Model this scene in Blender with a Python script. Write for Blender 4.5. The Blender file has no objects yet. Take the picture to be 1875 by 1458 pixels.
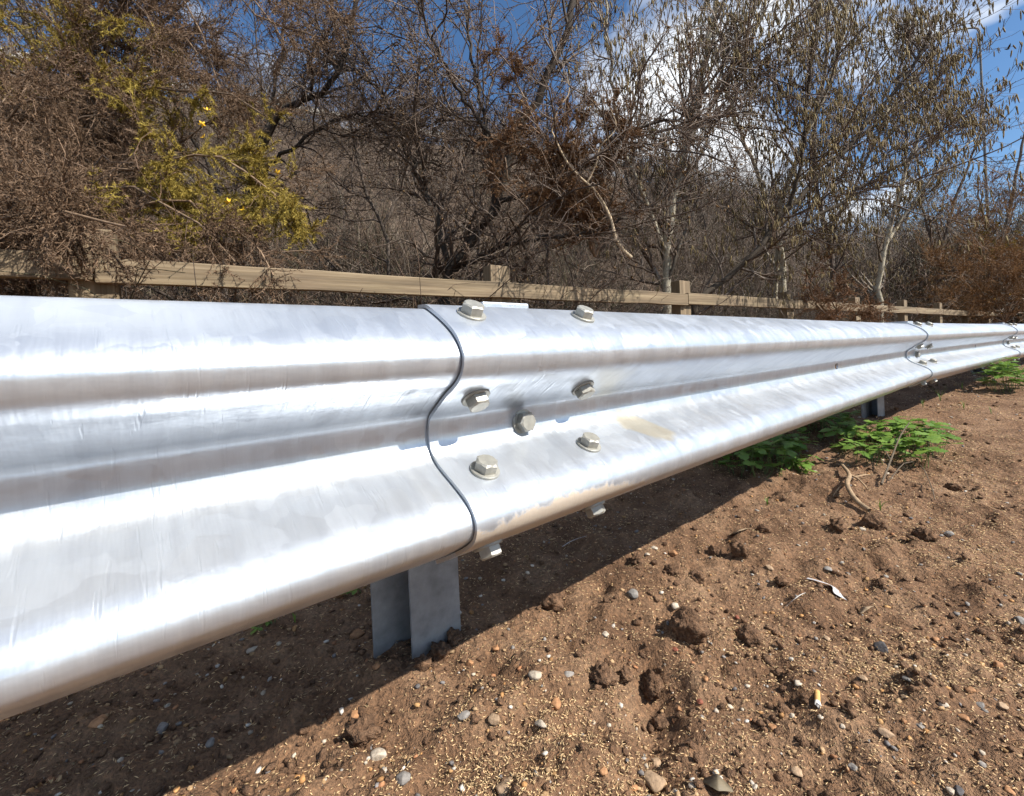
import bpy, bmesh, math, random
import numpy as np
from mathutils import Vector, Matrix

random.seed(7)
RG = np.random.default_rng(11)
SC = bpy.context.scene
COL = SC.collection

# ---------------------------------------------------------------- camera
FPX, ROLL, CX, CY, CAMZ = 845.0, math.radians(2.6), 937.5, 648.0, 0.57
cam_data = bpy.data.cameras.new('camera')
cam_data.sensor_width = 36.0
cam_data.lens = FPX / 1875.0 * 36.0
cam_data.shift_y = -(729.0 - CY) / 1875.0
cam_data.clip_start = 0.02
cam_data.clip_end = 3000.0
cam = bpy.data.objects.new('camera', cam_data)
COL.objects.link(cam)
cam.location = (0, 0, CAMZ)
cam.rotation_euler = (math.radians(90), ROLL, 0)
SC.camera = cam

# ---------------------------------------------------------------- light and sky
SUN_TO = Vector((0.93, -0.46, 1.0)).normalized()
world = bpy.data.worlds.new('World')
SC.world = world
world.use_nodes = True
wn, wl = world.node_tree.nodes, world.node_tree.links
wn.clear()
w_out = wn.new('ShaderNodeOutputWorld')
w_bg = wn.new('ShaderNodeBackground')
w_sky = wn.new('ShaderNodeTexSky')
w_sky.sky_type = 'NISHITA'
w_sky.sun_disc = False
w_sky.sun_elevation = math.asin(SUN_TO.z)
w_sky.sun_rotation = math.atan2(SUN_TO.x, SUN_TO.y)
w_sky.altitude = 50
w_sky.air_density = 1.0
w_sky.dust_density = 0.3
w_sky.ozone_density = 3.0
w_bg.inputs['Strength'].default_value = 0.092
w_tc = wn.new('ShaderNodeTexCoord')
w_sep = wn.new('ShaderNodeSeparateXYZ')
wl.new(w_tc.outputs['Generated'], w_sep.inputs[0])
def wmath(op, a, b):
    m = wn.new('ShaderNodeMath'); m.operation = op
    for i, v in enumerate((a, b)):
        if isinstance(v, (int, float)): m.inputs[i].default_value = v
        else: wl.new(v, m.inputs[i])
    return m.outputs[0]
zc = wmath('ADD', wmath('MAXIMUM', w_sep.outputs['Z'], 0.0), 0.38)
w_com = wn.new('ShaderNodeCombineXYZ')
wl.new(wmath('DIVIDE', w_sep.outputs['X'], zc), w_com.inputs[0])
wl.new(wmath('DIVIDE', w_sep.outputs['Y'], zc), w_com.inputs[1])
w_noise = wn.new('ShaderNodeTexNoise')
w_noise.inputs['Scale'].default_value = 2.1
w_noise.inputs['Detail'].default_value = 5
w_noise.inputs['Roughness'].default_value = 0.55
w_noise.inputs['Distortion'].default_value = 0.25
w_map = wn.new('ShaderNodeMapping')
w_map.inputs['Location'].default_value = (-6.95, -4.35, 4.92)
wl.new(w_com.outputs[0], w_map.inputs[0])
wl.new(w_map.outputs[0], w_noise.inputs['Vector'])
w_ramp = wn.new('ShaderNodeValToRGB')
w_ramp.color_ramp.elements[0].position = 0.50
w_ramp.color_ramp.elements[0].color = (0, 0, 0, 1)
w_ramp.color_ramp.elements[1].position = 0.62
w_ramp.color_ramp.elements[1].color = (1, 1, 1, 1)
wl.new(w_noise.outputs['Fac'], w_ramp.inputs[0])
w_hsv = wn.new('ShaderNodeHueSaturation')
w_hsv.inputs['Saturation'].default_value = 1.15
w_hsv.inputs['Value'].default_value = 1.05
wl.new(w_sky.outputs[0], w_hsv.inputs['Color'])
w_mix = wn.new('ShaderNodeMix'); w_mix.data_type = 'RGBA'
wl.new(w_ramp.outputs[0], w_mix.inputs[0])
wl.new(w_hsv.outputs[0], w_mix.inputs[6])
w_mix.inputs[7].default_value = (8.6, 8.9, 9.3, 1)
wl.new(w_mix.outputs[2], w_bg.inputs['Color'])
wl.new(w_bg.outputs[0], w_out.inputs[0])
world.cycles.sampling_method = 'MANUAL'
world.cycles.sample_map_resolution = 512

sun_data = bpy.data.lights.new('sun', 'SUN')
sun_data.energy = 5.0
sun_data.angle = math.radians(0.5)
sun_data.color = (1.0, 0.95, 0.87)
sun = bpy.data.objects.new('sun', sun_data)
COL.objects.link(sun)
sun.rotation_euler = SUN_TO.to_track_quat('Z', 'Y').to_euler()
sun.location = (6, -4, 9)

SC.view_settings.view_transform = 'Standard'
SC.view_settings.look = 'None'
SC.view_settings.gamma = 1.0
SC.view_settings.use_curve_mapping = False
SC.view_settings.exposure = 0.6
SC.cycles.max_bounces = 4
SC.cycles.diffuse_bounces = 2
SC.cycles.glossy_bounces = 2
SC.cycles.transmission_bounces = 2
SC.cycles.transparent_max_bounces = 4
SC.cycles.caustics_reflective = False
SC.cycles.adaptive_threshold = 0.03

# ---------------------------------------------------------------- helpers
CR, SR = math.cos(ROLL), math.sin(ROLL)
def ray(px, py):
    u, v = (px - CX) / FPX, (CY - py) / FPX
    return u * CR + v * SR, -u * SR + v * CR
def at(px, py, Y):
    X, Z = ray(px, py)
    return np.array([X * Y, Y, CAMZ + Z * Y])

def vnoise(x, y, seed=0):
    """smooth value noise on numpy arrays, 0..1"""
    xi, yi = np.floor(x).astype(np.int64), np.floor(y).astype(np.int64)
    fx, fy = x - xi, y - yi
    fx, fy = fx * fx * (3 - 2 * fx), fy * fy * (3 - 2 * fy)
    def h(a, b):
        n = (a * 374761393 + b * 668265263 + seed * 1442695041) & 0xFFFFFFFF
        n = ((n ^ (n >> 13)) * 1274126177) & 0xFFFFFFFF
        return ((n ^ (n >> 16)) & 0xFFFF) / 65535.0
    return (h(xi, yi) * (1 - fx) + h(xi + 1, yi) * fx) * (1 - fy) + (h(xi, yi + 1) * (1 - fx) + h(xi + 1, yi + 1) * fx) * fy
def fbm(x, y, octs=4, seed=0, gain=0.5):
    s, a, tot = 0, 1.0, 0
    for o in range(octs):
        s = s + a * vnoise(x * 2 ** o + 17.3 * o, y * 2 ** o - 9.1 * o, seed + o); tot += a; a *= gain
    return s / tot

def smooth(a, b, x):
    t = np.clip((x - a) / (b - a), 0, 1); return t * t * (3 - 2 * t)

FN = np.array([-0.5704, 0.8214]); FD = np.array([0.8214, 0.5704])      # fence normal and direction
BN = np.array([-0.470, 0.8827])                                         # bank crest normal
def base_height(x, y):
    z = np.interp(y, [0, .85, 2.6, 4.2, 8, 20], [0, 0, .125, .20, .28, .32])
    q = BN[0] * x + BN[1] * y
    bank = 6.35 * smooth(4.2, 13.0, q) ** 1.15 * (1 - .72 * smooth(13, 32, .8827 * x + .47 * y))
    return z + bank
def soil_detail(x, y):
    near = 1 - smooth(3.5, 9.0, np.hypot(x, y))
    ridge = 0.020 * (fbm(x * 3.1 + 4, y * 3.1, 3, 3) - .5)
    lump = 0.034 * (np.maximum(fbm(x * 11, y * 11, 3, 21), .5) - .5) * 2.4
    fine = 0.024 * (fbm(x * 30, y * 30, 3, 5, .75) - .5)
    furrow = -.030 * np.exp(-((x - .19 - .25 * (y - .70)) / .035) ** 2) * smooth(.55, .62, y) * (1 - smooth(.78, .9, y))
    return near * (ridge * 2.5 + lump + fine + furrow)
def ground_z(x, y):
    x, y = np.asarray(x, float), np.asarray(y, float)
    return base_height(x, y) + soil_detail(x, y)
def ground_at(px, py):
    X, Z = ray(px, py)
    Y = 0.57 / max(-Z, 1e-3)
    for _ in range(30):
        g = float(ground_z(X * Y, Y)); Y = 0.6 * Y + 0.4 * (g - CAMZ) / Z
    return np.array([X * Y, Y, float(ground_z(X * Y, Y))])

def mesh_np(name, verts, faces, col=None, smooth_shade=False):
    """verts (n,3); faces (m,3) or (m,4) array"""
    me = bpy.data.meshes.new(name)
    verts = np.ascontiguousarray(verts, np.float32); faces = np.ascontiguousarray(faces, np.int32)
    k = faces.shape[1]
    me.vertices.add(len(verts)); me.vertices.foreach_set('co', verts.ravel())
    me.loops.add(faces.size); me.loops.foreach_set('vertex_index', faces.ravel())
    me.polygons.add(len(faces)); me.polygons.foreach_set('loop_start', np.arange(0, faces.size, k, dtype=np.int32))
    if smooth_shade: me.polygons.foreach_set('use_smooth', np.ones(len(faces), bool))
    me.update(calc_edges=True)
    if col is not None:
        ca = me.color_attributes.new('Col', 'FLOAT_COLOR', 'POINT')
        c4 = np.ones((len(verts), 4), np.float32); c4[:, :3] = col
        ca.data.foreach_set('color', c4.ravel())
    return me

def link(name, me, mat, parent=None, loc=None):
    o = bpy.data.objects.new(name, me); COL.objects.link(o)
    if mat is not None and me is not None and not me.materials: me.materials.append(mat)
    if parent is not None: o.parent = parent
    if loc is not None: o.location = loc
    return o
def tag(o, label=None, cat=None, group=None, kind=None):
    if label: o['label'] = label
    if cat: o['category'] = cat
    if group: o['group'] = group
    if kind: o['kind'] = kind
    return o
def empty(name, label, cat, loc=(0, 0, 0), group=None):
    o = bpy.data.objects.new(name, None); COL.objects.link(o); o.location = loc
    o.empty_display_size = 0.1
    return tag(o, label, cat, group)

# ---------------------------------------------------------------- materials
def new_mat(name):
    m = bpy.data.materials.new(name); m.use_nodes = True
    nt = m.node_tree; return m, nt, nt.nodes['Principled BSDF']
def N(nt, typ, **kw):
    n = nt.nodes.new(typ)
    for k, v in kw.items():
        if k in n.inputs.keys(): n.inputs[k].default_value = v
        else: setattr(n, k, v)
    return n
def coords(nt, scale=(1, 1, 1), kind='Object', rot=(0, 0, 0)):
    tc = N(nt, 'ShaderNodeTexCoord'); mp = N(nt, 'ShaderNodeMapping')
    mp.inputs['Scale'].default_value = scale; mp.inputs['Rotation'].default_value = rot
    nt.links.new(tc.outputs[kind], mp.inputs[0]); return mp.outputs[0]
def noise(nt, vec, scale, detail=4, rough=.55):
    n = N(nt, 'ShaderNodeTexNoise', Scale=scale, Detail=detail, Roughness=rough)
    nt.links.new(vec, n.inputs['Vector']); return n.outputs['Fac']
def ramp(nt, fac, stops):
    r = N(nt, 'ShaderNodeValToRGB'); cr = r.color_ramp
    while len(cr.elements) < len(stops): cr.elements.new(0.5)
    for e, (p, c) in zip(cr.elements, stops):
        e.position = p; e.color = (*c, 1) if len(c) == 3 else c
    nt.links.new(fac, r.inputs[0]); return r.outputs[0]
def mix(nt, fac, a, b, blend='MIX'):
    m = N(nt, 'ShaderNodeMix', data_type='RGBA', blend_type=blend)
    for i, v in ((0, fac), (6, a), (7, b)):
        if isinstance(v, (int, float)): m.inputs[i].default_value = v
        elif isinstance(v, tuple): m.inputs[i].default_value = (*v, 1)
        else: nt.links.new(v, m.inputs[i])
    return m.outputs[2]
def mth(nt, op, a, b=0.0, c=None):
    m = N(nt, 'ShaderNodeMath', operation=op)
    for i, v in enumerate((a, b) if c is None else (a, b, c)):
        if isinstance(v, (int, float)): m.inputs[i].default_value = v
        else: nt.links.new(v, m.inputs[i])
    return m.outputs[0]
def bump(nt, bs, height, strength, dist):
    b = N(nt, 'ShaderNodeBump'); b.inputs['Strength'].default_value = strength; b.inputs['Distance'].default_value = dist
    nt.links.new(height, b.inputs['Height']); nt.links.new(b.outputs[0], bs.inputs['Normal'])

def mat_soil(name, ca, cb, cc, rough=.95, big=True):
    m, nt, bs = new_mat(name)
    v = coords(nt)
    n1 = noise(nt, v, 7 if big else 60, 3, .65); n2 = noise(nt, v, 150, 3, .75)
    c = ramp(nt, n1, [(.32, ca), (.5, cb), (.68, cc)])
    c = mix(nt, .75, c, ramp(nt, n2, [(.3, (.40, .37, .34)), (.5, (1, 1, 1)), (.68, (1.75, 1.62, 1.45))]), 'MULTIPLY')
    if big:
        # leaf litter and dead grass beyond the fence line, colour darkened for shade under the scrub
        tc = N(nt, 'ShaderNodeTexCoord'); sx = N(nt, 'ShaderNodeSeparateXYZ'); nt.links.new(tc.outputs['Object'], sx.inputs[0])
        q = mth(nt, 'ADD', mth(nt, 'MULTIPLY', sx.outputs[0], -.5704), mth(nt, 'MULTIPLY', sx.outputs[1], .8214))
        q = mth(nt, 'ADD', q, mth(nt, 'MULTIPLY', n1, .8))
        k = N(nt, 'ShaderNodeMapRange'); k.inputs[1].default_value = 2.3; k.inputs[2].default_value = 3.1; nt.links.new(q, k.inputs[0])
        shaded_litter = ramp(nt, noise(nt, v, 9, 3, .75), [(.34, (.030, .021, .015)), (.5, (.068, .047, .033)), (.66, (.125, .09, .064))])
        c = mix(nt, k.outputs[0], c, shaded_litter)
    nt.links.new(c, bs.inputs['Base Color'])
    bs.inputs['Roughness'].default_value = rough
    bs.inputs['Specular IOR Level'].default_value = .25
    bump(nt, bs, mth(nt, 'ADD', n2, mth(nt, 'MULTIPLY', noise(nt, v, 26, 2, .7), 2.2)), 1.0, .009)
    return m
M = {}
M['soil'] = mat_soil('brown_soil', (.130, .073, .041), (.196, .114, .065), (.262, .164, .098))
M['clod'] = mat_soil('clod_soil', (.11, .063, .037), (.155, .090, .053), (.21, .128, .077), big=False)

def mat_attr(name, rough=.8, spec=.3, bumps=0, trans=0, var=0):
    m, nt, bs = new_mat(name)
    a = N(nt, 'ShaderNodeAttribute', attribute_name='Col')
    v = coords(nt)
    n = noise(nt, v, 55, 2, .65) if not var else noise(nt, v, var, 2, .7)
    c = mix(nt, .7, a.outputs['Color'], ramp(nt, n, [(.3, (.5, .5, .5)), (.5, (1, 1, 1)), (.75, (1.45, 1.45, 1.45))]), 'MULTIPLY')
    nt.links.new(c, bs.inputs['Base Color'])
    bs.inputs['Roughness'].default_value = rough
    bs.inputs['Specular IOR Level'].default_value = spec
    if bumps: bump(nt, bs, noise(nt, v, 200, 2, .7), bumps, .002)
    if trans:
        t = N(nt, 'ShaderNodeBsdfTranslucent'); nt.links.new(c, t.inputs['Color'])
        ms = N(nt, 'ShaderNodeMixShader'); ms.inputs[0].default_value = trans
        nt.links.new(bs.outputs[0], ms.inputs[1]); nt.links.new(t.outputs[0], ms.inputs[2])
        nt.links.new(ms.outputs[0], nt.nodes['Material Output'].inputs[0])
    return m
M['bark'] = mat_attr('bark', .85, .25, .8)
M['twig'] = mat_attr('twig_bark', .6, .4)
M['spine'] = mat_attr('gorse_spines', .8, .2, 0, .15)
M['catkin'] = mat_attr('catkin', .8, .2, 0, .2)
M['pebble'] = mat_attr('pebble', .75, .3, .5, 0, 130)
M['seed'] = mat_attr('grass_seed', .6, .35, 0, .15)

def mat_plain(name, col, rough=.6, metal=0.0, spec=.4, var=.25, scale=40, bumps=.2):
    m, nt, bs = new_mat(name)
    v = coords(nt); n = noise(nt, v, scale, 5, .6)
    lo, hi = tuple(x * (1 - var) for x in col), tuple(min(1, x * (1 + var)) for x in col)
    nt.links.new(ramp(nt, n, [(.3, lo), (.7, hi)]), bs.inputs['Base Color'])
    bs.inputs['Roughness'].default_value = rough; bs.inputs['Metallic'].default_value = metal
    bs.inputs['Specular IOR Level'].default_value = spec
    if bumps: bump(nt, bs, noise(nt, v, scale * 4, 3, .6), bumps, .001)
    return m

def mat_galv(name, mud=False, base=1.0):
    m, nt, bs = new_mat(name)
    v = coords(nt)
    # crystalline spangle
    vo = N(nt, 'ShaderNodeTexVoronoi', Scale=34.0); vo.inputs['Randomness'].default_value = 1
    vd = N(nt, 'ShaderNodeMix', data_type='RGBA'); vd.inputs[0].default_value = .06
    wob = N(nt, 'ShaderNodeTexNoise', Scale=14.0, Detail=3.0); nt.links.new(v, wob.inputs['Vector'])
    nt.links.new(v, vd.inputs[6]); nt.links.new(wob.outputs['Color'], vd.inputs[7])
    nt.links.new(vd.outputs[2], vo.inputs['Vector'])
    sp = N(nt, 'ShaderNodeSeparateColor'); nt.links.new(vo.outputs['Color'], sp.inputs[0])
    streak = noise(nt, coords(nt, (55, 9, 9), rot=(0, .3, 0)), 1.0, 3, .6)
    fine = noise(nt, coords(nt, (40, 90, 90)), 1.0, 2, .7)
    cloud = noise(nt, v, 6, 2, .6)
    c = ramp(nt, cloud, [(.3, (.555 * base, .595 * base, .645 * base)), (.7, (.645 * base, .685 * base, .73 * base))])
    c = mix(nt, .35, c, ramp(nt, sp.outputs[0], [(0, (.86, .88, .91)), (.8, (1, 1, 1)), (1, (1.12, 1.12, 1.12))]), 'MULTIPLY')
    c = mix(nt, .3, c, ramp(nt, streak, [(.34, (.78, .78, .80)), (.55, (1, 1, 1)), (.74, (1.15, 1.15, 1.15))]), 'MULTIPLY')
    r = mth(nt, 'ADD', mth(nt, 'MULTIPLY', sp.outputs[1], .10), mth(nt, 'MULTIPLY', streak, .12))
    r = mth(nt, 'ADD', r, .25)
    met = None
    if mud:
        tc = N(nt, 'ShaderNodeTexCoord'); s = N(nt, 'ShaderNodeSeparateXYZ'); nt.links.new(tc.outputs['Object'], s.inputs[0])
        # splashed mud at the lap end: along x 0..0.5, near the lower crest
        a = mth(nt, 'SUBTRACT', 1.0, mth(nt, 'MULTIPLY', mth(nt, 'ABSOLUTE', mth(nt, 'SUBTRACT', s.outputs[0], .14)), 3.4))
        b = mth(nt, 'SUBTRACT', 1.0, mth(nt, 'MULTIPLY', mth(nt, 'ABSOLUTE', mth(nt, 'ADD', s.outputs[2], .218)), 24.0))
        ab = mth(nt, 'MULTIPLY', mth(nt, 'MAXIMUM', a, 0), mth(nt, 'MAXIMUM', b, 0))
        k = mth(nt, 'ADD', mth(nt, 'MULTIPLY', ab, 1.1), mth(nt, 'MULTIPLY', noise(nt, v, 42, 4, .7), .8))
        mask = ramp(nt, k, [(.68, (0, 0, 0)), (.80, (.95, .95, .95))])
        c = mix(nt, mask, c, (.50, .42, .33)); r = mth(nt, 'ADD', r, mth(nt, 'MULTIPLY', mask, .4))
        # yellowish run below the bolts, on the lower sloping face
        a2 = mth(nt, 'SUBTRACT', 1.0, mth(nt, 'MULTIPLY', mth(nt, 'ABSOLUTE', mth(nt, 'SUBTRACT', mth(nt, 'ADD', s.outputs[0], mth(nt, 'MULTIPLY', s.outputs[2], .9)), .285)), 17.0))
        b2 = mth(nt, 'SUBTRACT', 1.0, mth(nt, 'MULTIPLY', mth(nt, 'ABSOLUTE', mth(nt, 'ADD', s.outputs[2], .138)), 26.0))
        k2 = mth(nt, 'ADD', mth(nt, 'MULTIPLY', mth(nt, 'MAXIMUM', a2, 0), mth(nt, 'MAXIMUM', b2, 0)), mth(nt, 'MULTIPLY', noise(nt, v, 22, 2, .6), .5))
        c = mix(nt, ramp(nt, k2, [(.46, (0, 0, 0)), (.62, (.6, .6, .6))]), c, (.66, .57, .37))
        met = mth(nt, 'SUBTRACT', .66, mth(nt, 'MULTIPLY', mask, .6))
    # faint tan rain stains
    st = ramp(nt, noise(nt, coords(nt, (9, 3, 3)), 1.0, 2, .6), [(.66, (0, 0, 0)), (.80, (.18, .18, .18))])
    c = mix(nt, st, c, (.66, .58, .46))
    nt.links.new(c, bs.inputs['Base Color']); nt.links.new(r, bs.inputs['Roughness'])
    if met is not None: nt.links.new(met, bs.inputs['Metallic'])
    else: bs.inputs['Metallic'].default_value = .66
    bs.inputs['Specular IOR Level'].default_value = .5
    h = mth(nt, 'ADD', mth(nt, 'MULTIPLY', streak, 1.0), mth(nt, 'MULTIPLY', fine, .35))
    h = mth(nt, 'ADD', h, mth(nt, 'MULTIPLY', cloud, .8))
    scuff = ramp(nt, noise(nt, coords(nt, (120, 14, 14), rot=(0, .55, 0)), 1.0, 2, .6), [(.62, (0, 0, 0)), (.72, (1, 1, 1))])
    h = mth(nt, 'ADD', h, mth(nt, 'MULTIPLY', scuff, -.35))
    bump(nt, bs, h, .19, .004)
    return m
M['galv'] = mat_galv('galvanised_steel')
M['galv_mud'] = mat_galv('galvanised_steel_muddy', True)
M['galv_dull'] = mat_plain('dull_galvanised_post', (.265, .268, .27), .6, .15, .4, .25, 26, .25)
M['bolt'] = mat_plain('zinc_bolt', (.40, .39, .345), .5, .5, .5, .18, 90, .2)

def mat_wood():
    m, nt, bs = new_mat('weathered_timber')
    v = coords(nt, (1.2, 14, 34), rot=(.02, .015, 0))
    g = noise(nt, v, 1.0, 4, .7); big = noise(nt, coords(nt, (1, 2, 3)), 2.2, 3)
    w = N(nt, 'ShaderNodeTexWave', Scale=1.0, Distortion=5.0, Detail=3.0); w.bands_direction = 'Z'
    nt.links.new(coords(nt, (.5, 8, 18)), w.inputs['Vector'])
    c = ramp(nt, g, [(.28, (.09, .066, .044)), (.5, (.215, .16, .102)), (.72, (.34, .265, .175))])
    c = mix(nt, .35, c, ramp(nt, w.outputs['Fac'], [(0, (.62, .55, .45)), (.5, (1, 1, 1))]), 'MULTIPLY')
    c = mix(nt, .4, c, ramp(nt, big, [(.3, (.75, .80, .62)), (.7, (1.1, 1.06, 1.0))]), 'MULTIPLY')
    nt.links.new(c, bs.inputs['Base Color']); bs.inputs['Roughness'].default_value = .85
    bump(nt, bs, g, .5, .003)
    return m
M['wood'] = mat_wood()
def mat_leaf(name, a, b):
    m, nt, bs = new_mat(name)
    oi = N(nt, 'ShaderNodeObjectInfo')
    c = ramp(nt, oi.outputs['Random'], [(0, a), (1, b)])
    c = mix(nt, .5, c, ramp(nt, noise(nt, coords(nt), 60, 3), [(.3, (.7, .7, .7)), (.7, (1.2, 1.2, 1.1))]), 'MULTIPLY')
    nt.links.new(c, bs.inputs['Base Color']); bs.inputs['Roughness'].default_value = .42
    t = N(nt, 'ShaderNodeBsdfTranslucent'); nt.links.new(c, t.inputs['Color'])
    ms = N(nt, 'ShaderNodeMixShader'); ms.inputs[0].default_value = .3
    nt.links.new(bs.outputs[0], ms.inputs[1]); nt.links.new(t.outputs[0], ms.inputs[2])
    nt.links.new(ms.outputs[0], nt.nodes['Material Output'].inputs[0])
    return m
M['leaf'] = mat_leaf('weed_leaf', (.10, .20, .03), (.23, .36, .065))
M['foil'] = mat_plain('dull_foil', (.62, .60, .60), .45, .15, .5, .2, 60, .5)
M['filter'] = mat_plain('cork_filter_paper', (.62, .36, .13), .7, 0, .3, .15, 200, .1)
M['ash'] = mat_plain('burnt_paper_white', (.68, .64, .58), .9, 0, .2, .3, 250, .4)
M['deadleaf'] = mat_plain('dead_leaf', (.16, .13, .085), .6, 0, .3, .3, 60, .5)
M['stick'] = mat_plain('dead_stick', (.33, .24, .155), .85, 0, .2, .4, 50, .6)
M['flower'] = mat_plain('gorse_flower', (.85, .50, .03), .6, 0, .3, .15, 60, 0)
M['lampsteel'] = mat_plain('lamp_steel', (.11, .12, .13), .6, .1, .5, .1, 5, 0)
M['feather'] = mat_plain('black_feather', (.02, .02, .022), .6, 0, .4, .2, 20, 0)

# ---------------------------------------------------------------- ground sheet
def spaced(a, b, step, lim, grow, hi=True):
    out = [b if hi else a]; s = step
    while abs(out[-1]) < lim:
        s *= grow; out.append(out[-1] + (s if hi else -s))
    return out[1:]
xs = np.concatenate([spaced(-1.0, 1.7, 00.0085, 700, 1.085, False)[::-1], np.arange(-1.0, 1.7, 0.0085), spaced(-1.0, 1.6975, 0.0085, 700, 1.075, True)])
ys = np.concatenate([spaced(.42, 1.7, 0.0085, 300, 1.3, False)[::-1], np.arange(.42, 1.7, 0.0085), spaced(.42, 1.697, 0.0085, 700, 1.032, True)])
gx, gy = np.meshgrid(xs, ys)
gz = ground_z(gx, gy)
nx, ny = len(xs), len(ys)
ii = (np.arange(ny - 1)[:, None] * nx + np.arange(nx - 1)[None, :]).ravel()
gme = mesh_np('ground', np.stack([gx.ravel(), gy.ravel(), gz.ravel()], 1), np.stack([ii, ii + 1, ii + nx + 1, ii + nx], 1), smooth_shade=True)
ground = tag(link('ground', gme, M['soil']), kind='structure')

# ---------------------------------------------------------------- guardrail
PROF = np.array([(.1074, .0628), (.0975, .0624), (.086, .0608), (.0603, .0477), (.0341, .0311), (.0198, .0175), (.0118, .0046), (.0101, -.003), (.0147, -.0174), (.0273, -.0302), (.049, -.0425), (.0790, -.0637), (.0900, -.0720), (.0955, -.0800), (.0992, -.0986), (.0965, -.1159), (.0867, -.1299), (.0703, -.1411), (.0402, -.1557), (.0179, -.1678), (.0055, -.1788), (0, -.191), (.0019, -.2014), (.008, -.2105), (.0222, -.2209), (.0469, -.2353), (.0759, -.2509), (.092, -.2585)])
def catmull(P, per):
    out = []
    Q = np.vstack([2 * P[0] - P[1], P, 2 * P[-1] - P[-2]])
    for i in range(1, len(Q) - 2):
        for k in range(per):
            t = k / per; a, b, c, d = Q[i - 1], Q[i], Q[i + 1], Q[i + 2]
            out.append(.5 * ((2 * b) + (c - a) * t + (2 * a - 5 * b + 4 * c - d) * t * t + (3 * b - a - 3 * c + d) * t ** 3))
    out.append(P[-1]); return np.array(out)
# light smoothing of the traced section, then a fine resample
PS = PROF.copy(); PS[1:-1] = .06 * PROF[:-2] + .88 * PROF[1:-1] + .06 * PROF[2:]; PS[2] = PROF[2]; PS[11:14] = PROF[11:14]
PF = catmull(PS, 4)
TG = np.gradient(PF, axis=0); TG /= np.linalg.norm(TG, axis=1)[:, None]
NRM = np.stack([TG[:, 1], -TG[:, 0]], 1)                               # points to the road side (-t)
def prof_at(u):
    i = int(round(u * 4)); return PF[i], NRM[i], TG[i]

def beam_mesh(x0, x1, off0, off1, seed):
    nseg = max(8, int((x1 - x0) / .07)); x = np.linspace(x0, x1, nseg + 1)
    K = len(PF); th = .0045
    rows = []
    off = np.interp(x, [x0, x1], [off0, off1])
    wob = .0011 * (vnoise(x[:, None] * 2.3 + seed, np.linspace(0, 5, K)[None, :] + 0 * x[:, None], seed) - .5)
    for j in range(nseg + 1):
        f = PF + NRM * (off[j] + wob[j])[:, None]; b = f - NRM * th
        loop = np.vstack([f, b[::-1]])
        rows.append(np.column_stack([np.full(2 * K, x[j]), loop[:, 0], loop[:, 1]]))
    V = np.vstack(rows); n = 2 * K
    a = (np.arange(nseg)[:, None] * n + np.arange(n)[None, :]).ravel(); bnx = (np.arange(nseg)[:, None] * n + (np.arange(n)[None, :] + 1) % n).ravel()
    Fq = np.stack([a, a + n, bnx + n, bnx], 1)
    k = np.arange(K - 1)
    cap0 = np.stack([k, k + 1, n - 2 - k, n - 1 - k], 1); cap1 = cap0[:, ::-1] + nseg * n
    me = mesh_np('beam', V, np.vstack([Fq, cap0, cap1]), smooth_shade=True)
    me.set_sharp_from_angle(angle=math.radians(40))
    return me

def hex_bolt_mesh():
    bm = bmesh.new(); r = .0135 / math.cos(math.pi / 6)
    def ring(rad, z, n=6, rot=0):
        return [bm.verts.new((rad * math.cos(2 * math.pi * i / n + rot), rad * math.sin(2 * math.pi * i / n + rot), z)) for i in range(n)]
    # chamfered hexagon: 12-gon top inside the hexagon
    def hexring(z, rr):
        out = []
        for i in range(12):
            a = math.pi * i / 6; rad = r if i % 2 == 0 else .0135
            out.append(bm.verts.new((min(rad, rr) * math.cos(a), min(rad, rr) * math.sin(a), z)))
        return out
    r0 = hexring(.003, 1); r1 = hexring(.0142, 1)
    for i in range(0, 12, 2): r1[i].co.z = .0132
    r2 = hexring(.0158, .0122)
    for A, B in ((r0, r1), (r1, r2)):
        for i in range(12): bm.faces.new((A[i], A[(i + 1) % 12], B[(i + 1) % 12], B[i]))
    bm.faces.new(r2); bm.faces.new(r0[::-1])
    me = bpy.data.meshes.new('bolt'); bm.to_mesh(me); bm.free(); return me
def washer_mesh():
    bm = bmesh.new(); n = 28; R = .0195
    prof = [(.006, -.001), (R, -.001), (R, .0022), (R - .0008, .003), (.006, .003)]
    rings = [[bm.verts.new((a * math.cos(2 * math.pi * i / n), a * math.sin(2 * math.pi * i / n), z)) for i in range(n)] for a, z in prof]
    for A, B in zip(rings, rings[1:]):
        for i in range(n): bm.faces.new((A[i], A[(i + 1) % n], B[(i + 1) % n], B[i]))
    me = bpy.data.meshes.new('washer'); bm.to_mesh(me); bm.free(); return me
BOLT, WASH = hex_bolt_mesh(), washer_mesh()

def prism_mesh(name, outline, z0, z1, bev=.002):
    bm = bmesh.new()
    lo = [bm.verts.new((x, y, z0)) for x, y in outline]; hi = [bm.verts.new((x, y, z1)) for x, y in outline]
    n = len(outline)
    for i in range(n): bm.faces.new((lo[i], lo[(i + 1) % n], hi[(i + 1) % n], hi[i]))
    bm.faces.new(hi); bm.faces.new(lo[::-1])
    bmesh.ops.recalc_face_normals(bm, faces=bm.faces)
    if bev: bmesh.ops.bevel(bm, geom=[e for e in bm.edges], offset=bev, segments=2, affect='EDGES', profile=.5)
    me = bpy.data.meshes.new(name); bm.to_mesh(me); bm.free(); return me

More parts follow.
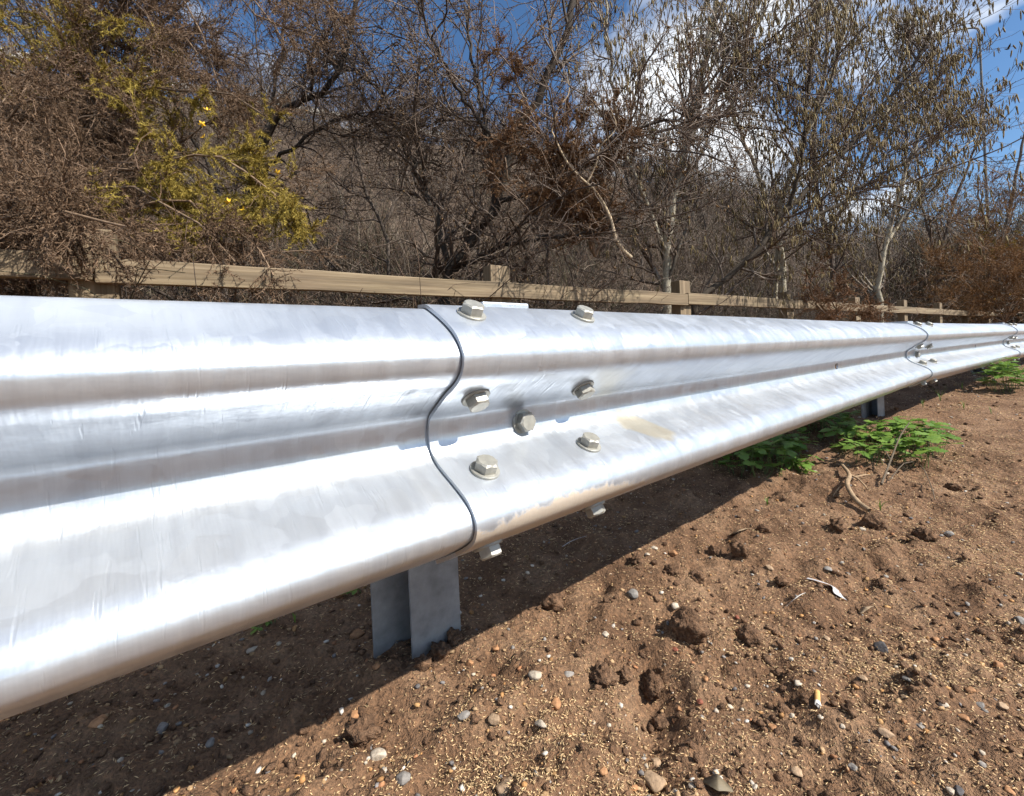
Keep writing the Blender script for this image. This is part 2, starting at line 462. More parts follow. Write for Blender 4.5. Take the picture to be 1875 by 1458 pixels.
L = 2.78
def unit(tan):
    c = 1 / math.sqrt(1 + tan * tan); return np.array([tan * c, c]), np.array([-c, tan * c])
tans = [1.20, 1.20, 1.37, 1.41, 1.43]
rail = empty('guardrail', 'long galvanised steel corrugated guardrail running beside the bare soil verge', 'guardrail', (-.0515, .5198, 0))
RL = np.array(rail.location)
J = [np.array([-.0515, .5198])]
dA, _ = unit(1.20)
starts = [J[0] - dA * L]
for k in range(1, 5):
    starts.append(starts[-1] + unit(tans[k - 1])[0] * L)
beam_labels = ['near beam filling the left of the frame, running under the lap', 'bright beam with a muddy lap end and nine bolts', 'third beam, beyond the second bolted lap', 'far beam at the right edge', 'farthest beam']
post_t = [.36, .36, .25, .25, .25]
for k in range(5):
    d, n = unit(tans[k]); ang = math.atan2(d[1], d[0])
    o0 = starts[k]
    me = beam_mesh(0 if k else -1.6, L + .34, .0060, -.0002, k * 3 + 1)
    b = link('beam', me, M['galv_mud'] if k == 1 else M['galv'], rail)
    b.location = (o0[0] - RL[0], o0[1] - RL[1], CAMZ); b.rotation_euler = (0, 0, ang)
    b['label'] = beam_labels[k]
    # slotted mid-span hole cut through the valley
    if k in (1, 2):
        cut = bpy.data.meshes.new('cut'); bm = bmesh.new()
        ring = []
        for i in range(20):
            a = 2 * math.pi * i / 20
            ring.append((1.657 + .011 * math.cos(a) + (.006 if math.cos(a) > 0 else -.006), .0, -.0975 + .0105 * math.sin(a)))
        lo = [bm.verts.new((x, .06, z)) for x, y, z in ring]; hi = [bm.verts.new((x, .14, z)) for x, y, z in ring]
        for i in range(20): bm.faces.new((lo[i], hi[i], hi[(i + 1) % 20], lo[(i + 1) % 20]))
        bm.faces.new(lo); bm.faces.new(hi[::-1]); bmesh.ops.recalc_face_normals(bm, faces=bm.faces); bm.to_mesh(cut); bm.free()
        co = bpy.data.objects.new('cut', cut); COL.objects.link(co)
        co.matrix_world = Matrix.Translation((o0[0], o0[1], CAMZ)) @ Matrix.Rotation(ang, 4, 'Z')
        md = b.modifiers.new('hole', 'BOOLEAN'); md.object = co; md.operation = 'DIFFERENCE'; md.solver = 'EXACT'
        bpy.context.view_layer.update()
        dg = bpy.context.evaluated_depsgraph_get()
        newme = bpy.data.meshes.new_from_object(b.evaluated_get(dg)); b.modifiers.clear(); b.data = newme
        bpy.data.objects.remove(co)
    if k == 0: continue
    # nine bolts of the lap
    mw = Matrix.Translation((o0[0] - RL[0], o0[1] - RL[1], CAMZ)) @ Matrix.Rotation(ang, 4, 'Z')
    for s, u in ((.0494, 3.0), (.264, 2.9), (.0475, 10.25), (.261, 10.6), (.1585, 14.3), (.0508, 17.75), (.2504, 17.75), (.055, 25.25), (.262, 25.25)):
        p, nr, tg = prof_at(u)
        zax = Vector((0, nr[0], nr[1])); xax = Vector((1, 0, 0)); yax = zax.cross(xax)
        rm = Matrix((xax, yax, zax)).transposed().to_4x4()
        pos = Vector((s, p[0], p[1])) + zax * .0062
        spin = random.uniform(-.5, .5)
        bo = link('bolt', BOLT, M['bolt'], rail); bo.matrix_local = mw @ Matrix.Translation(pos) @ rm @ Matrix.Rotation(spin, 4, 'Z')
        wa = link('washer', WASH, M['bolt'], bo)
    # offset post, C section open away from the viewer
    t0 = post_t[k]; a0, a1 = .0945, .202; th = .006
    outline = [(a0, t0), (a1, t0), (a1, t0 + .064), (a0 - .05, t0 + .064), (a0 - .05, t0 + .064 - th), (a1 - th, t0 + .064 - th), (a1 - th, t0 + th), (a0, t0 + th)]
    pm = prism_mesh('post', outline, -1.1, .045, .0016)
    po = link('post', pm, M['galv_dull'], rail); po.location = b.location; po.rotation_euler = b.rotation_euler
    sb = prism_mesh('spacer_bracket', [(.105, .106), (.195, .106), (.195, t0 - .002), (.105, t0 - .002)], -.14, .078, .003)
    so = link('spacer_bracket', sb, M['galv'], rail); so.location = b.location; so.rotation_euler = b.rotation_euler

# ---------------------------------------------------------------- timber fence
KF, TF = 3.963, 1.44
def fence_pt(nn, q=0.0):
    Y = KF * (.428 + .2589 * nn); return np.array([TF * Y - KF, Y]) + FN * q
fence = empty('wooden_fence', 'weathered timber post and rail fence behind the guardrail', 'fence', (*fence_pt(0), 0))
FL = np.array([*fence_pt(0), 0]); fang = math.atan2(FD[1], FD[0])
def board(name, sx, sy, sz, seed, bev=.004):
    rr = random.Random(seed)
    bm = bmesh.new()
    nseg = max(2, int(sx / .25)) if sx > .5 else 1
    rings = []
    for i in range(nseg + 1):
        x = -sx / 2 + sx * i / nseg; jy, jz = rr.uniform(-.002, .002), rr.uniform(-.003, .003)
        rings.append([bm.verts.new((x, y * sy / 2 + jy, z * sz / 2 + jz)) for y, z in ((-1, -1), (1, -1), (1, 1), (-1, 1))])
    for A, B in zip(rings, rings[1:]):
        for i in range(4): bm.faces.new((A[i], A[(i + 1) % 4], B[(i + 1) % 4], B[i]))
    bm.faces.new(rings[0]); bm.faces.new(rings[-1][::-1])
    bmesh.ops.recalc_face_normals(bm, faces=bm.faces)
    bm.edges.ensure_lookup_table()
    bmesh.ops.bevel(bm, geom=[e for e in bm.edges if e.calc_face_angle(0) > .8], offset=bev, segments=2, affect='EDGES', profile=.6)
    me = bpy.data.meshes.new(name); bm.to_mesh(me); bm.free(); return me
for nn in range(-2, 15):
    p = fence_pt(nn, .055 + .002)
    gz_ = float(ground_z(*p)); top = CAMZ + .527 + random.uniform(-.02, .015); h = top - (gz_ - .35)
    me = board('post', h, .085, .14, nn + 40, .005)
    po = link('post', me, M['wood'], fence, (p[0] - FL[0], p[1] - FL[1], top - h / 2))
    # board length axis x -> up, width axis z -> along the fence
    po.rotation_euler = (Matrix.Rotation(fang + random.uniform(-.02, .02), 3, 'Z') @ Matrix.Rotation(random.uniform(-.018, .018), 3, 'Y') @ Matrix.Rotation(-math.pi / 2, 3, 'Y')).to_euler()
for i, nn in enumerate(range(-2, 14, 2)):
    A, B = fence_pt(nn), fence_pt(nn + 2); ln = np.linalg.norm(B - A) - .006
    me = board('rail', ln, .040, .092, nn + 90, .004)
    c = (A + B) / 2
    ro = link('rail', me, M['wood'], fence, (c[0] - FL[0], c[1] - FL[1], CAMZ + .377 + random.uniform(-.004, .004)))
    ro.rotation_euler = (0, random.uniform(-.002, .002), fang)

# ---------------------------------------------------------------- branching generator
def norm(v): return v / np.maximum(np.linalg.norm(v, axis=-1, keepdims=True), 1e-9)
def curves(P, D, length, n, wander, bias, rng):
    """grow polylines: P (m,3) D (m,3) length (m,) -> (m,n,3)"""
    m = len(P); out = np.empty((m, n, 3)); out[:, 0] = P; d = norm(D); st = (length / (n - 1))[:, None]
    for k in range(1, n):
        d = norm(d + rng.normal(0, wander, (m, 3)) + bias); out[:, k] = out[:, k - 1] + d * st
    return out
def tubes(C, R0, R1, sides=3):
    """C (m,n,3), radii at both ends (m,) -> verts, faces(quads) ; tip closes to a thin ring"""
    m, n, _ = C.shape
    T = norm(np.gradient(C, axis=1)); ref = norm(np.cross(T[:, 0], np.array([.31, .17, .93])) + 1e-6)
    A = norm(np.cross(T, np.repeat(ref[:, None], n, 1))); B = np.cross(T, A)
    rad = R0[:, None] + (R1 - R0)[:, None] * np.linspace(0, 1, n)[None, :]
    ang = np.arange(sides) * 2 * np.pi / sides
    V = C[:, :, None] + rad[:, :, None, None] * (np.cos(ang)[None, None, :, None] * A[:, :, None] + np.sin(ang)[None, None, :, None] * B[:, :, None])
    idx = np.arange(m * n * sides).reshape(m, n, sides)
    nxt = np.roll(idx, -1, axis=2)
    Fq = np.stack([idx[:, :-1], nxt[:, :-1], nxt[:, 1:], idx[:, 1:]], -1).reshape(-1, 4)
    return V.reshape(-1, 3), Fq
def spawn(C, R0, R1, per, length, spread, ratio, n, wander, bias, rng, umin=.15, umax=1.0, rmin=.0012):
    m, N_, _ = C.shape
    par = np.repeat(np.arange(m), per); u = rng.uniform(umin, umax, len(par)) * (N_ - 1)
    i = np.minimum(u.astype(int), N_ - 2); f = (u - i)[:, None]
    P = C[par, i] * (1 - f) + C[par, i + 1] * f; T = norm(C[par, i + 1] - C[par, i])
    D = norm(T + norm(rng.normal(0, 1, (len(par), 3))) * spread)
    ln = length * rng.uniform(.45, 1.25, len(par)) * (1.15 - .6 * u / (N_ - 1))
    r0 = np.maximum((R0[par] + (R1[par] - R0[par]) * u / (N_ - 1)) * ratio, rmin)
    return curves(P, D, ln, n, wander, bias, rng), r0, np.maximum(r0 * .35, rmin * .7)
class Geo:
    def __init__(s): s.V, s.F, s.C, s.n = [], [], [], 0
    def add(s, V, F, col):
        s.V.append(V); s.F.append(F + s.n); s.n += len(V)
        col = np.asarray(col, float); s.C.append(np.broadcast_to(col, (len(V), 3)) if col.ndim == 1 else col)
    def tube(s, C, R0, R1, col, sides=3, var=.3, rng=RG):
        V, F = tubes(C, R0, R1, sides); k = C.shape[1] * sides
        t = np.repeat(rng.uniform(1 - var, 1 + var, len(C)), k)[:, None]
        s.add(V, F, np.asarray(col)[None, :] * t)
    def build(s, name, mat, parent=None, loc=(0, 0, 0), smooth_shade=True):
        V = np.vstack(s.V) - np.asarray(loc)
        return link(name, mesh_np(name, V, np.vstack(s.F), np.vstack(s.C), smooth_shade), mat, parent)
def resample(pts, n):
    P = catmull(np.array(pts, float), 8); s = np.r_[0, np.cumsum(np.linalg.norm(np.diff(P, axis=0), axis=1))]
    t = np.linspace(0, s[-1], n); return np.stack([np.interp(t, s, P[:, k]) for k in range(3)], 1)

def spindles(P, D, length, rad, col, rng, var=.25):
    """hanging catkins / seeds: 4-sided spindle, P start, D direction"""
    m = len(P); D = norm(D); A = norm(np.cross(D, rng.normal(0, 1, (m, 3)))); B = np.cross(D, A)
    L_ = length[:, None]; r = rad[:, None]
    vs = [P]
    for f in (.22, .72):
        for a, b in ((1, 0), (0, 1), (-1, 0), (0, -1)): vs.append(P + D * L_ * f + (A * a + B * b) * r)
    vs.append(P + D * L_)
    V = np.stack(vs, 1)                                                   # m,10,3
    q = [(0, 1, 2, 2), ] ; tri = []
    for i in range(4):
        j = (i + 1) % 4
        tri += [(0, 1 + j, 1 + i), (1 + i, 1 + j, 5 + j), (1 + i, 5 + j, 5 + i), (5 + i, 5 + j, 9)]
    F = (np.arange(m)[:, None, None] * 10 + np.array(tri)[None]).reshape(-1, 3)
    c = np.repeat(np.asarray(col)[None, :] * rng.uniform(1 - var, 1 + var, (m, 1)), 10, 0)
    return V.reshape(-1, 3), F, c
def grains(P, D, length, rad, col, rng, var=.3):
    m = len(P); D = norm(D); A = norm(np.cross(D, rng.normal(0, 1, (m, 3)))); B = np.cross(D, A)
    Q = P + D * length[:, None] * .45; r = rad[:, None]
    V = np.stack([P, Q + A * r, Q - .5 * A * r + .87 * B * r, Q - .5 * A * r - .87 * B * r, P + D * length[:, None]], 1)
    F = (np.arange(m)[:, None, None] * 5 + np.array([(0, 2, 1), (0, 3, 2), (0, 1, 3), (4, 1, 2), (4, 2, 3), (4, 3, 1)])[None]).reshape(-1, 3)
    return V.reshape(-1, 3), F, np.repeat(np.asarray(col)[None, :] * rng.uniform(1 - var, 1 + var, (m, 1)), 5, 0)
def cones(P, D, length, rad):
    m = len(P); D = norm(D); A = norm(np.cross(D, np.array([.2, .9, .37]))); B = np.cross(D, A)
    w = RG.uniform(0, 6.28, m)[:, None]; A = A * np.cos(w) + B * np.sin(w)
    V = np.stack([P - A * rad[:, None] * 1.3, P + A * rad[:, None] * 1.3, P + D * length[:, None]], 1)
    F = np.arange(m * 3).reshape(-1, 3)
    return V.reshape(-1, 3), F

def tree(name, label, limbs, bark, twigc, seed, lev, cat='tree', group=None, up=.05, catkins=0, tangle=.22, buds=0, lim_len=1.0, catc=(.25, .195, .10)):
    """limbs: list of (pixel/depth guide points, r0, r1); lev = children per level"""
    rng = np.random.default_rng(seed)
    pts0 = limbs[0][0][0]; basep = at(*pts0); gz_ = float(base_height(basep[0], basep[1]))
    root = np.array([basep[0], basep[1], gz_ - .05])
    e = empty(name, label, cat, root, group)
    trunk, LC, LR0, LR1 = Geo(), [], [], []
    for k, (g, r0, r1) in enumerate(limbs):
        pts = [at(*p) for p in g]
        if k == 0: pts = [root] + pts
        C = resample(pts, 22); C[1:-1] += rng.normal(0, .012, (20, 3))
        r0, r1 = r0 * 1.15, r1 * 1.3
        trunk.tube(C[None], np.array([r0]), np.array([r1]), bark, 8, .05, rng)
        LC.append(C); LR0.append(r0); LR1.append(r1)
    trunk.build('trunk', M['bark'], e, root)
    C, R0, R1 = np.array(LC), np.array(LR0), np.array(LR1)
    cr = Geo(); bias = np.array([0, 0, up])
    ends = []
    b1, r10, r11 = spawn(C, R0, R1, lev[0], 1.05 * lim_len, .95, .55, 8, tangle * .8, bias, rng, .12, 1, .0068)
    cr.tube(b1, r10, r11, np.array(bark) * .25 + np.array(twigc) * .6, 4, .35, rng)
    b2, r20, r21 = spawn(b1, r10, r11, lev[1], .50 * lim_len, 1.0, .6, 6, tangle, bias, rng, .1, 1, .0030)
    cr.tube(b2, r20, r21, twigc, 3, .35, rng)
    b3, r30, r31 = spawn(b2, r20, r21, lev[2], .22 * lim_len, 1.0, .65, 4, tangle, bias, rng, .1, 1, .0019)
    cr.tube(b3, r30, r31, twigc, 3, .4, rng)
    co = cr.build('crown', M['twig'], e, root); co['kind'] = 'stuff'
    if catkins:
        sel = rng.choice(len(b3), min(catkins, len(b3)), replace=False)
        P = b3[sel, -1]; reps = rng.integers(1, 4, len(P)); P = np.repeat(P, reps, 0); P = P + rng.normal(0, .008, P.shape)
        D = np.array([0, 0, -1.0]) + rng.normal(0, .16, P.shape)
        V, F, c = spindles(P, D, rng.uniform(.045, .10, len(P)), rng.uniform(.0035, .0058, len(P)), np.array(catc), rng, .35)
        g = Geo(); g.add(V, F, c); ko = g.build('catkins', M['catkin'], e, root); ko['kind'] = 'stuff'
    if buds:
        sel = rng.choice(len(b3), min(buds, len(b3)), replace=False)
        P = b3[sel, rng.integers(1, 4, len(sel))]
        V, F, c = spindles(P, rng.normal(0, 1, P.shape), rng.uniform(.012, .03, len(P)), rng.uniform(.003, .007, len(P)), np.array((.20, .125, .06)), rng, .5)
        g = Geo(); g.add(V, F, c); ko = g.build('buds', M['catkin'], e, root); ko['kind'] = 'stuff'
    return e

DK, GR, PALE = (.055, .045, .036), (.125, .10, .082), (.40, .36, .27)
TW, TWR = (.135, .095, .068), (.18, .115, .072)
tree('thorn_tree', 'dark forked thorn tree rising behind the fence post in mid picture', [
    ([(822, 560, 3.4), (822, 520, 3.4), (830, 480, 3.4), (858, 450, 3.4), (905, 385, 3.35), (935, 290, 3.3), (962, 215, 3.3), (1000, 150, 3.25), (1025, 85, 3.2), (1045, 15, 3.2), (1065, -70, 3.2)], .034, .017),
    ([(822, 500, 3.4), (800, 400, 3.5), (772, 330, 3.55), (745, 270, 3.6), (700, 175, 3.6), (640, 110, 3.7)], .022, .008),
    ([(830, 500, 3.4), (885, 466, 3.3), (960, 442, 3.2), (1060, 432, 3.1), (1150, 400, 3.1)], .016, .006),
    ([(898, 395, 3.35), (903, 330, 3.4), (890, 230, 3.5), (868, 120, 3.5), (850, 10, 3.5)], .017, .007),
    ([(905, 372, 3.35), (1000, 342, 3.2), (1080, 298, 3.1), (1130, 250, 3.1), (1250, 212, 3.1)], .016, .006),
    ([(935, 300, 3.3), (860, 200, 3.2), (800, 90, 3.2), (760, -20, 3.2)], .013, .006)],
    DK, TW, 101, (17, 10, 6), up=.03, tangle=.30, buds=1500)
tree('thorn_tree', 'dark branched thorn tree standing behind the yellow green gorse sprigs', [
    ([(430, 560, 3.7), (438, 470, 3.7), (452, 380, 3.7), (470, 290, 3.7), (520, 205, 3.6), (598, 166, 3.55), (630, 110, 3.5), (646, 60, 3.5), (660, -40, 3.5)], .030, .012),
    ([(440, 430, 3.7), (380, 300, 3.8), (310, 150, 3.8), (285, -20, 3.8)], .018, .008),
    ([(446, 400, 3.7), (495, 307, 3.6), (560, 255, 3.5), (618, 222, 3.5), (720, 195, 3.4)], .016, .006),
    ([(470, 290, 3.7), (500, 180, 3.9), (520, 60, 3.9), (530, -40, 3.9)], .014, .006)],
    DK, TW, 102, (16, 10, 6), up=.02, tangle=.30, buds=900)
tree('thorn_tree', 'grey stemmed tree at the far left behind brown gorse', [
    ([(135, 560, 3.3), (138, 400, 3.4), (130, 280, 3.4), (112, 190, 3.4), (60, 80, 3.4), (20, -50, 3.4)], .040, .014),
    ([(132, 280, 3.4), (142, 190, 3.5), (150, 90, 3.5), (165, -40, 3.5)], .022, .010)],
    GR, TW, 103, (16, 10, 5), up=.05, tangle=.26)
tree('sapling', 'thin sapling with bare tangled twigs left of the dark fork', [
    ([(705, 565, 4.2), (712, 470, 4.2), (690, 400, 4.2), (660, 320, 4.2), (640, 200, 4.2), (625, 60, 4.2)], .018, .006),
    ([(700, 420, 4.2), (740, 330, 4.3), (760, 200, 4.3), (770, 40, 4.3)], .012, .005)],
    GR, TW, 104, (14, 9, 5), up=.05, tangle=.3, buds=500)
HZ = 'hazel trees hung with catkins'
tree('hazel_tree', 'pale trunked hazel rising just left of the second fence post in mid picture', [
    ([(1220, 565, 4.4), (1222, 520, 4.4), (1226, 420, 4.4), (1240, 330, 4.4), (1262, 240, 4.4), (1288, 120, 4.4), (1308, 0, 4.4), (1315, -90, 4.4)], .040, .018),
    ([(1224, 470, 4.4), (1190, 390, 4.3), (1150, 290, 4.2), (1120, 150, 4.2), (1105, -30, 4.2)], .018, .008),
    ([(1250, 280, 4.4), (1310, 180, 4.3), (1370, 80, 4.2), (1420, -40, 4.2)], .018, .008)],
    PALE, TW, 201, (17, 9, 5), 'tree', HZ, .09, 2100, .17)
tree('hazel_tree', 'twin stemmed pale hazel behind the third fence post', [
    ([(1434, 565, 5.4), (1432, 520, 5.4), (1428, 450, 5.4), (1425, 390, 5.4), (1455, 310, 5.3), (1490, 220, 5.2), (1530, 110, 5.1), (1560, -30, 5.1)], .036, .014),
    ([(1420, 565, 5.5), (1421, 470, 5.5), (1415, 400, 5.5), (1375, 290, 5.4), (1335, 180, 5.4), (1300, 40, 5.4)], .026, .010),
    ([(1440, 350, 5.4), (1520, 290, 5.2), (1610, 220, 5.0), (1690, 120, 5.0)], .016, .007)],
    PALE, TW, 202, (17, 9, 5), 'tree', HZ, .08, 2300, .17)
tree('hazel_tree', 'dark limbed hazel leaning right across the upper middle of the picture', [
    ([(1270, 570, 4.3), (1290, 540, 4.3), (1370, 475, 4.3), (1445, 385, 4.3), (1520, 305, 4.3), (1600, 212, 4.3), (1660, 140, 4.3), (1705, 60, 4.3)], .030, .010),
    ([(1400, 445, 4.3), (1500, 395, 4.2), (1600, 330, 4.2), (1700, 270, 4.2), (1770, 215, 4.2)], .017, .006),
    ([(1445, 385, 4.3), (1470, 280, 4.2), (1480, 160, 4.1), (1500, 20, 4.1)], .016, .007)],
    (.075, .06, .045), TW, 203, (18, 9, 5), 'tree', HZ, .09, 2300, .17)
tree('hazel_tree', 'slim hazel with upright stem between fourth and fifth fence posts', [
    ([(1528, 570, 6.6), (1526, 500, 6.6), (1512, 420, 6.6), (1490, 300, 6.5), (1505, 150, 6.4), (1525, -30, 6.4)], .034, .014),
    ([(1515, 430, 6.6), (1570, 330, 6.5), (1620, 220, 6.4), (1660, 90, 6.4)], .022, .009)],
    GR, TW, 204, (15, 8, 5), 'tree', HZ, .09, 1900, .17)
tree('hazel_tree', 'pale stemmed hazel behind the fifth fence post', [
    ([(1612, 572, 7.8), (1611, 500, 7.8), (1625, 430, 7.8), (1655, 330, 7.7), (1690, 230, 7.6), (1725, 120, 7.6)], .040, .014),
    ([(1620, 450, 7.8), (1660, 390, 7.8), (1720, 310, 7.7), (1790, 250, 7.7)], .024, .010)],
    PALE, TW, 205, (15, 8, 5), 'tree', HZ, .08, 1700, .17)
tree('hazel_tree', 'distant hazel near the lamp post, its crown under open sky', [
    ([(1712, 575, 9.8), (1716, 500, 9.8), (1735, 410, 9.8), (1770, 310, 9.7), (1800, 230, 9.7)], .04, .014),
    ([(1718, 480, 9.8), (1690, 380, 9.8), (1680, 280, 9.8)], .026, .012)],
    GR, TWR, 206, (15, 8, 5), 'tree', HZ, .08, 900, .17)
tree('hazel_tree', 'farthest hazel cut by the right edge of the picture', [
    ([(1825, 578, 12.5), (1830, 480, 12.5), (1850, 380, 12.5), (1865, 300, 12.5), (1880, 230, 12.5)], .05, .02),
    ([(1830, 470, 12.5), (1800, 400, 12.5), (1790, 330, 12.5)], .03, .014),
    ([(1832, 460, 12.5), (1890, 380, 12.5), (1930, 300, 12.5)], .03, .014)],
    GR, TWR, 207, (15, 8, 5), 'tree', HZ, .08, 900, .17)

# ---------------------------------------------------------------- gorse
def gorse(name, label, stems, seed, per, live, dead=(.172, .112, .070), green=(.33, .25, .055), flowers=(), ln=.42, spl=.018, group=None, cat='bush'):
    """stems: guide polylines; live(point array)->bool mask for green shoots"""
    rng = np.random.default_rng(seed)
    b = at(*stems[0][0]); root = np.array([b[0], b[1], float(base_height(b[0], b[1]))])
    e = empty(name, label, cat, root, group)
    C = np.array([resample([at(*p) for p in s], 16) for s in stems])
    C[:, 1:] += rng.normal(0, .012, C[:, 1:].shape)
    R0, R1 = np.full(len(C), .011), np.full(len(C), .004)
    st = Geo(); st.tube(C, R0, R1, np.array((.20, .135, .085)), 5, .3, rng)
    dn = np.array([0, 0, -.02])
    s1, a0, a1 = spawn(C, R0, R1, per[0], ln, 1.0, .55, 7, .22, dn, rng, .1, 1, .0024)
    s2, b0, b1 = spawn(s1, a0, a1, per[1], ln * .42, .9, .6, 4, .2, dn, rng, .1, 1, .0014)
    st.tube(s1, a0, a1, np.array(dead) * 1.15, 3, .35, rng)
    g2 = live(s2[:, 2])
    st.tube(s2[~g2], b0[~g2], b1[~g2], dead, 3, .35, rng)
    if g2.any(): st.tube(s2[g2], b0[g2], b1[g2], np.array(green) * .8, 3, .3, rng)
    so = st.build('stem', M['twig'], e, root)
    # spines all along the fine shoots
    m = len(s2); par = np.concatenate([np.repeat(np.arange(m), per[2]), np.repeat(np.nonzero(g2)[0], per[2] * 2)]); u = rng.uniform(0, 2.99, len(par)); i = u.astype(int); f = (u - i)[:, None]
    P = s2[par, i] * (1 - f) + s2[par, i + 1] * f; T = norm(s2[par, i + 1] - s2[par, i])
    D = T * .8 + norm(rng.normal(0, 1, P.shape)); ll = rng.uniform(.5, 1.3, len(P)) * spl
    gm = g2[par]
    for mask, nm, c in ((~gm, 'dead_spines', dead), (gm, 'green_spines', green)):
        if not mask.any(): continue
        V, F = cones(P[mask], D[mask], ll[mask] * (1.15 if nm[0] == 'g' else 1), np.full(mask.sum(), spl * .075))
        g = Geo(); g.add(V, F, np.repeat(np.array(c)[None] * rng.uniform(.55, 1.5, (mask.sum(), 1)), 3, 0))
        o = g.build(nm, M['spine'], e, root, False); o['kind'] = 'stuff'
    for fp in flowers:
        p = at(*fp); bm = bmesh.new()
        for k in range(5):
            a = k * 1.256 + rng.uniform(0, .4); r = .014
            q = [(0, 0, 0), (r * .7 * math.cos(a - .45), r * .7 * math.sin(a - .45), .006), (r * 1.2 * math.cos(a), r * 1.2 * math.sin(a), .012), (r * .7 * math.cos(a + .45), r * .7 * math.sin(a + .45), .006)]
            bm.faces.new([bm.verts.new(x) for x in q])
        me = bpy.data.meshes.new('flower'); bm.to_mesh(me); bm.free()
        fo = link('flower', me, M['flower'], e, p - root); fo.rotation_euler = (rng.uniform(.6, 1.6), rng.uniform(-.5, .5), rng.uniform(0, 6))
    return e
def region(blobs, prob, seed):
    """live shoots: inside ellipsoids given as pixel centre, depth, radius in metres"""
    cs = [(at(*b[:3]), b[3]) for b in blobs]; rng = np.random.default_rng(seed)
    def fn(P):
        m = np.zeros(len(P), bool)
        for c, r in cs: m |= np.linalg.norm((P - c) * np.array([1, .45, 1]), axis=1) < r * rng.uniform(.8, 1.1, len(P))
        return m & (rng.random(len(P)) < prob)
    return fn
no_live = lambda P: np.zeros(len(P), bool)
gorse('gorse_bush', 'sprawling brown gorse with yellow green sprigs arching over the fence at left', [
    [(60, 545, 2.5), (80, 470, 2.5), (200, 400, 2.3), (330, 370, 2.2), (440, 420, 2.1), (500, 500, 2.0)],
    [(60, 545, 2.5), (40, 430, 2.5), (150, 330, 2.4), (300, 290, 2.3), (430, 300, 2.2), (540, 380, 2.2)],
    [(60, 545, 2.5), (30, 400, 2.6), (90, 260, 2.6), (220, 190, 2.5), (360, 160, 2.4), (480, 210, 2.4)],
    [(60, 545, 2.5), (0, 420, 2.3), (60, 350, 2.2), (200, 340, 2.1), (350, 400, 2.05), (430, 480, 2.0)],
    [(60, 545, 2.5), (-40, 400, 2.4), (-60, 280, 2.3), (40, 200, 2.3), (150, 160, 2.2)],
    [(60, 545, 2.5), (-30, 450, 2.2), (30, 370, 2.1), (130, 370, 2.0), (230, 410, 1.95)],
    [(60, 545, 2.5), (150, 440, 2.7), (250, 330, 2.7), (350, 250, 2.7), (440, 190, 2.7)],
    [(60, 545, 2.5), (-20, 490, 2.0), (10, 440, 1.75), (90, 415, 1.7), (160, 425, 1.6)],
    [(60, 545, 2.5), (-60, 400, 2.2), (20, 380, 1.8), (130, 390, 1.6), (240, 430, 1.5)],
    [(60, 545, 2.5), (-80, 440, 2.0), (-30, 410, 1.7), (60, 385, 1.6), (110, 410, 1.55)],
    [(60, 545, 2.5), (120, 480, 2.6), (300, 440, 2.5), (420, 390, 2.4), (520, 330, 2.4)]],
    301, (28, 20, 32), region([(400, 330, 2.2, .26), (345, 380, 2.2, .22), (540, 385, 2.2, .17), (450, 250, 2.3, .22), (370, 235, 2.3, .18), (260, 180, 2.4, .14)], .9, 1),
    flowers=[(380, 203, 2.1), (370, 226, 2.1), (374, 252, 2.1), (419, 370, 2.0), (447, 384, 2.0), (508, 317, 2.1)], ln=.40)
gorse('gorse_bush', 'tall brown gorse hanging down from the top left of the picture', [
    [(200, 500, 3.0), (190, 250, 3.0), (200, 50, 2.9), (280, -60, 2.8), (360, 40, 2.7), (400, 160, 2.6)],
    [(200, 500, 3.0), (170, 250, 3.0), (190, 0, 2.9), (320, -110, 2.8), (450, -20, 2.7), (520, 80, 2.6)],
    [(200, 500, 3.0), (150, 200, 3.1), (100, 20, 3.0), (60, -60, 2.9), (-20, 10, 2.7), (-60, 110, 2.6)],
    [(200, 500, 3.0), (210, 200, 3.0), (260, 20, 2.9), (380, -50, 2.8), (480, 30, 2.7), (590, 70, 2.7)],
    [(200, 500, 3.0), (215, 260, 3.0), (250, 120, 2.9), (320, 60, 2.8), (370, 120, 2.7), (420, 190, 2.7)],
    [(200, 500, 3.0), (180, 240, 3.0), (140, 60, 2.9), (180, -70, 2.8), (260, 10, 2.7), (300, 120, 2.6)],
    [(200, 500, 3.0), (230, 200, 3.0), (330, 10, 2.9), (450, -70, 2.8), (560, -30, 2.7), (640, 40, 2.7)],
    [(200, 500, 3.0), (120, 260, 2.9), (60, 150, 2.8), (20, 160, 2.6), (-20, 220, 2.5)]],
    302, (34, 22, 28), region([(50, 40, 2.8, .32), (20, 120, 2.8, .22), (255, 110, 2.8, .22), (265, 170, 2.8, .18)], .85, 2), ln=.45)
gorse('dead_gorse', 'dead brown gorse clump caught in the thorn tree above the fence', [
    [(1090, 470, 3.2), (1060, 380, 3.1), (1010, 310, 3.0), (950, 260, 2.95), (905, 250, 2.9)],
    [(1090, 470, 3.2), (1070, 370, 3.1), (1040, 280, 3.0), (1060, 200, 3.0), (1100, 190, 3.0)],
    [(1090, 470, 3.2), (1060, 380, 3.1), (980, 350, 3.0), (930, 330, 2.95), (920, 290, 2.9)],
    [(1090, 470, 3.2), (1100, 360, 3.1), (1130, 290, 3.05), (1150, 240, 3.0), (1140, 210, 3.0)],
    [(1090, 470, 3.2), (1040, 330, 3.0), (960, 180, 3.0), (930, 110, 3.0), (900, 90, 3.0)]],
    303, (30, 20, 30), no_live, dead=(.20, .115, .06), ln=.28, spl=.019)
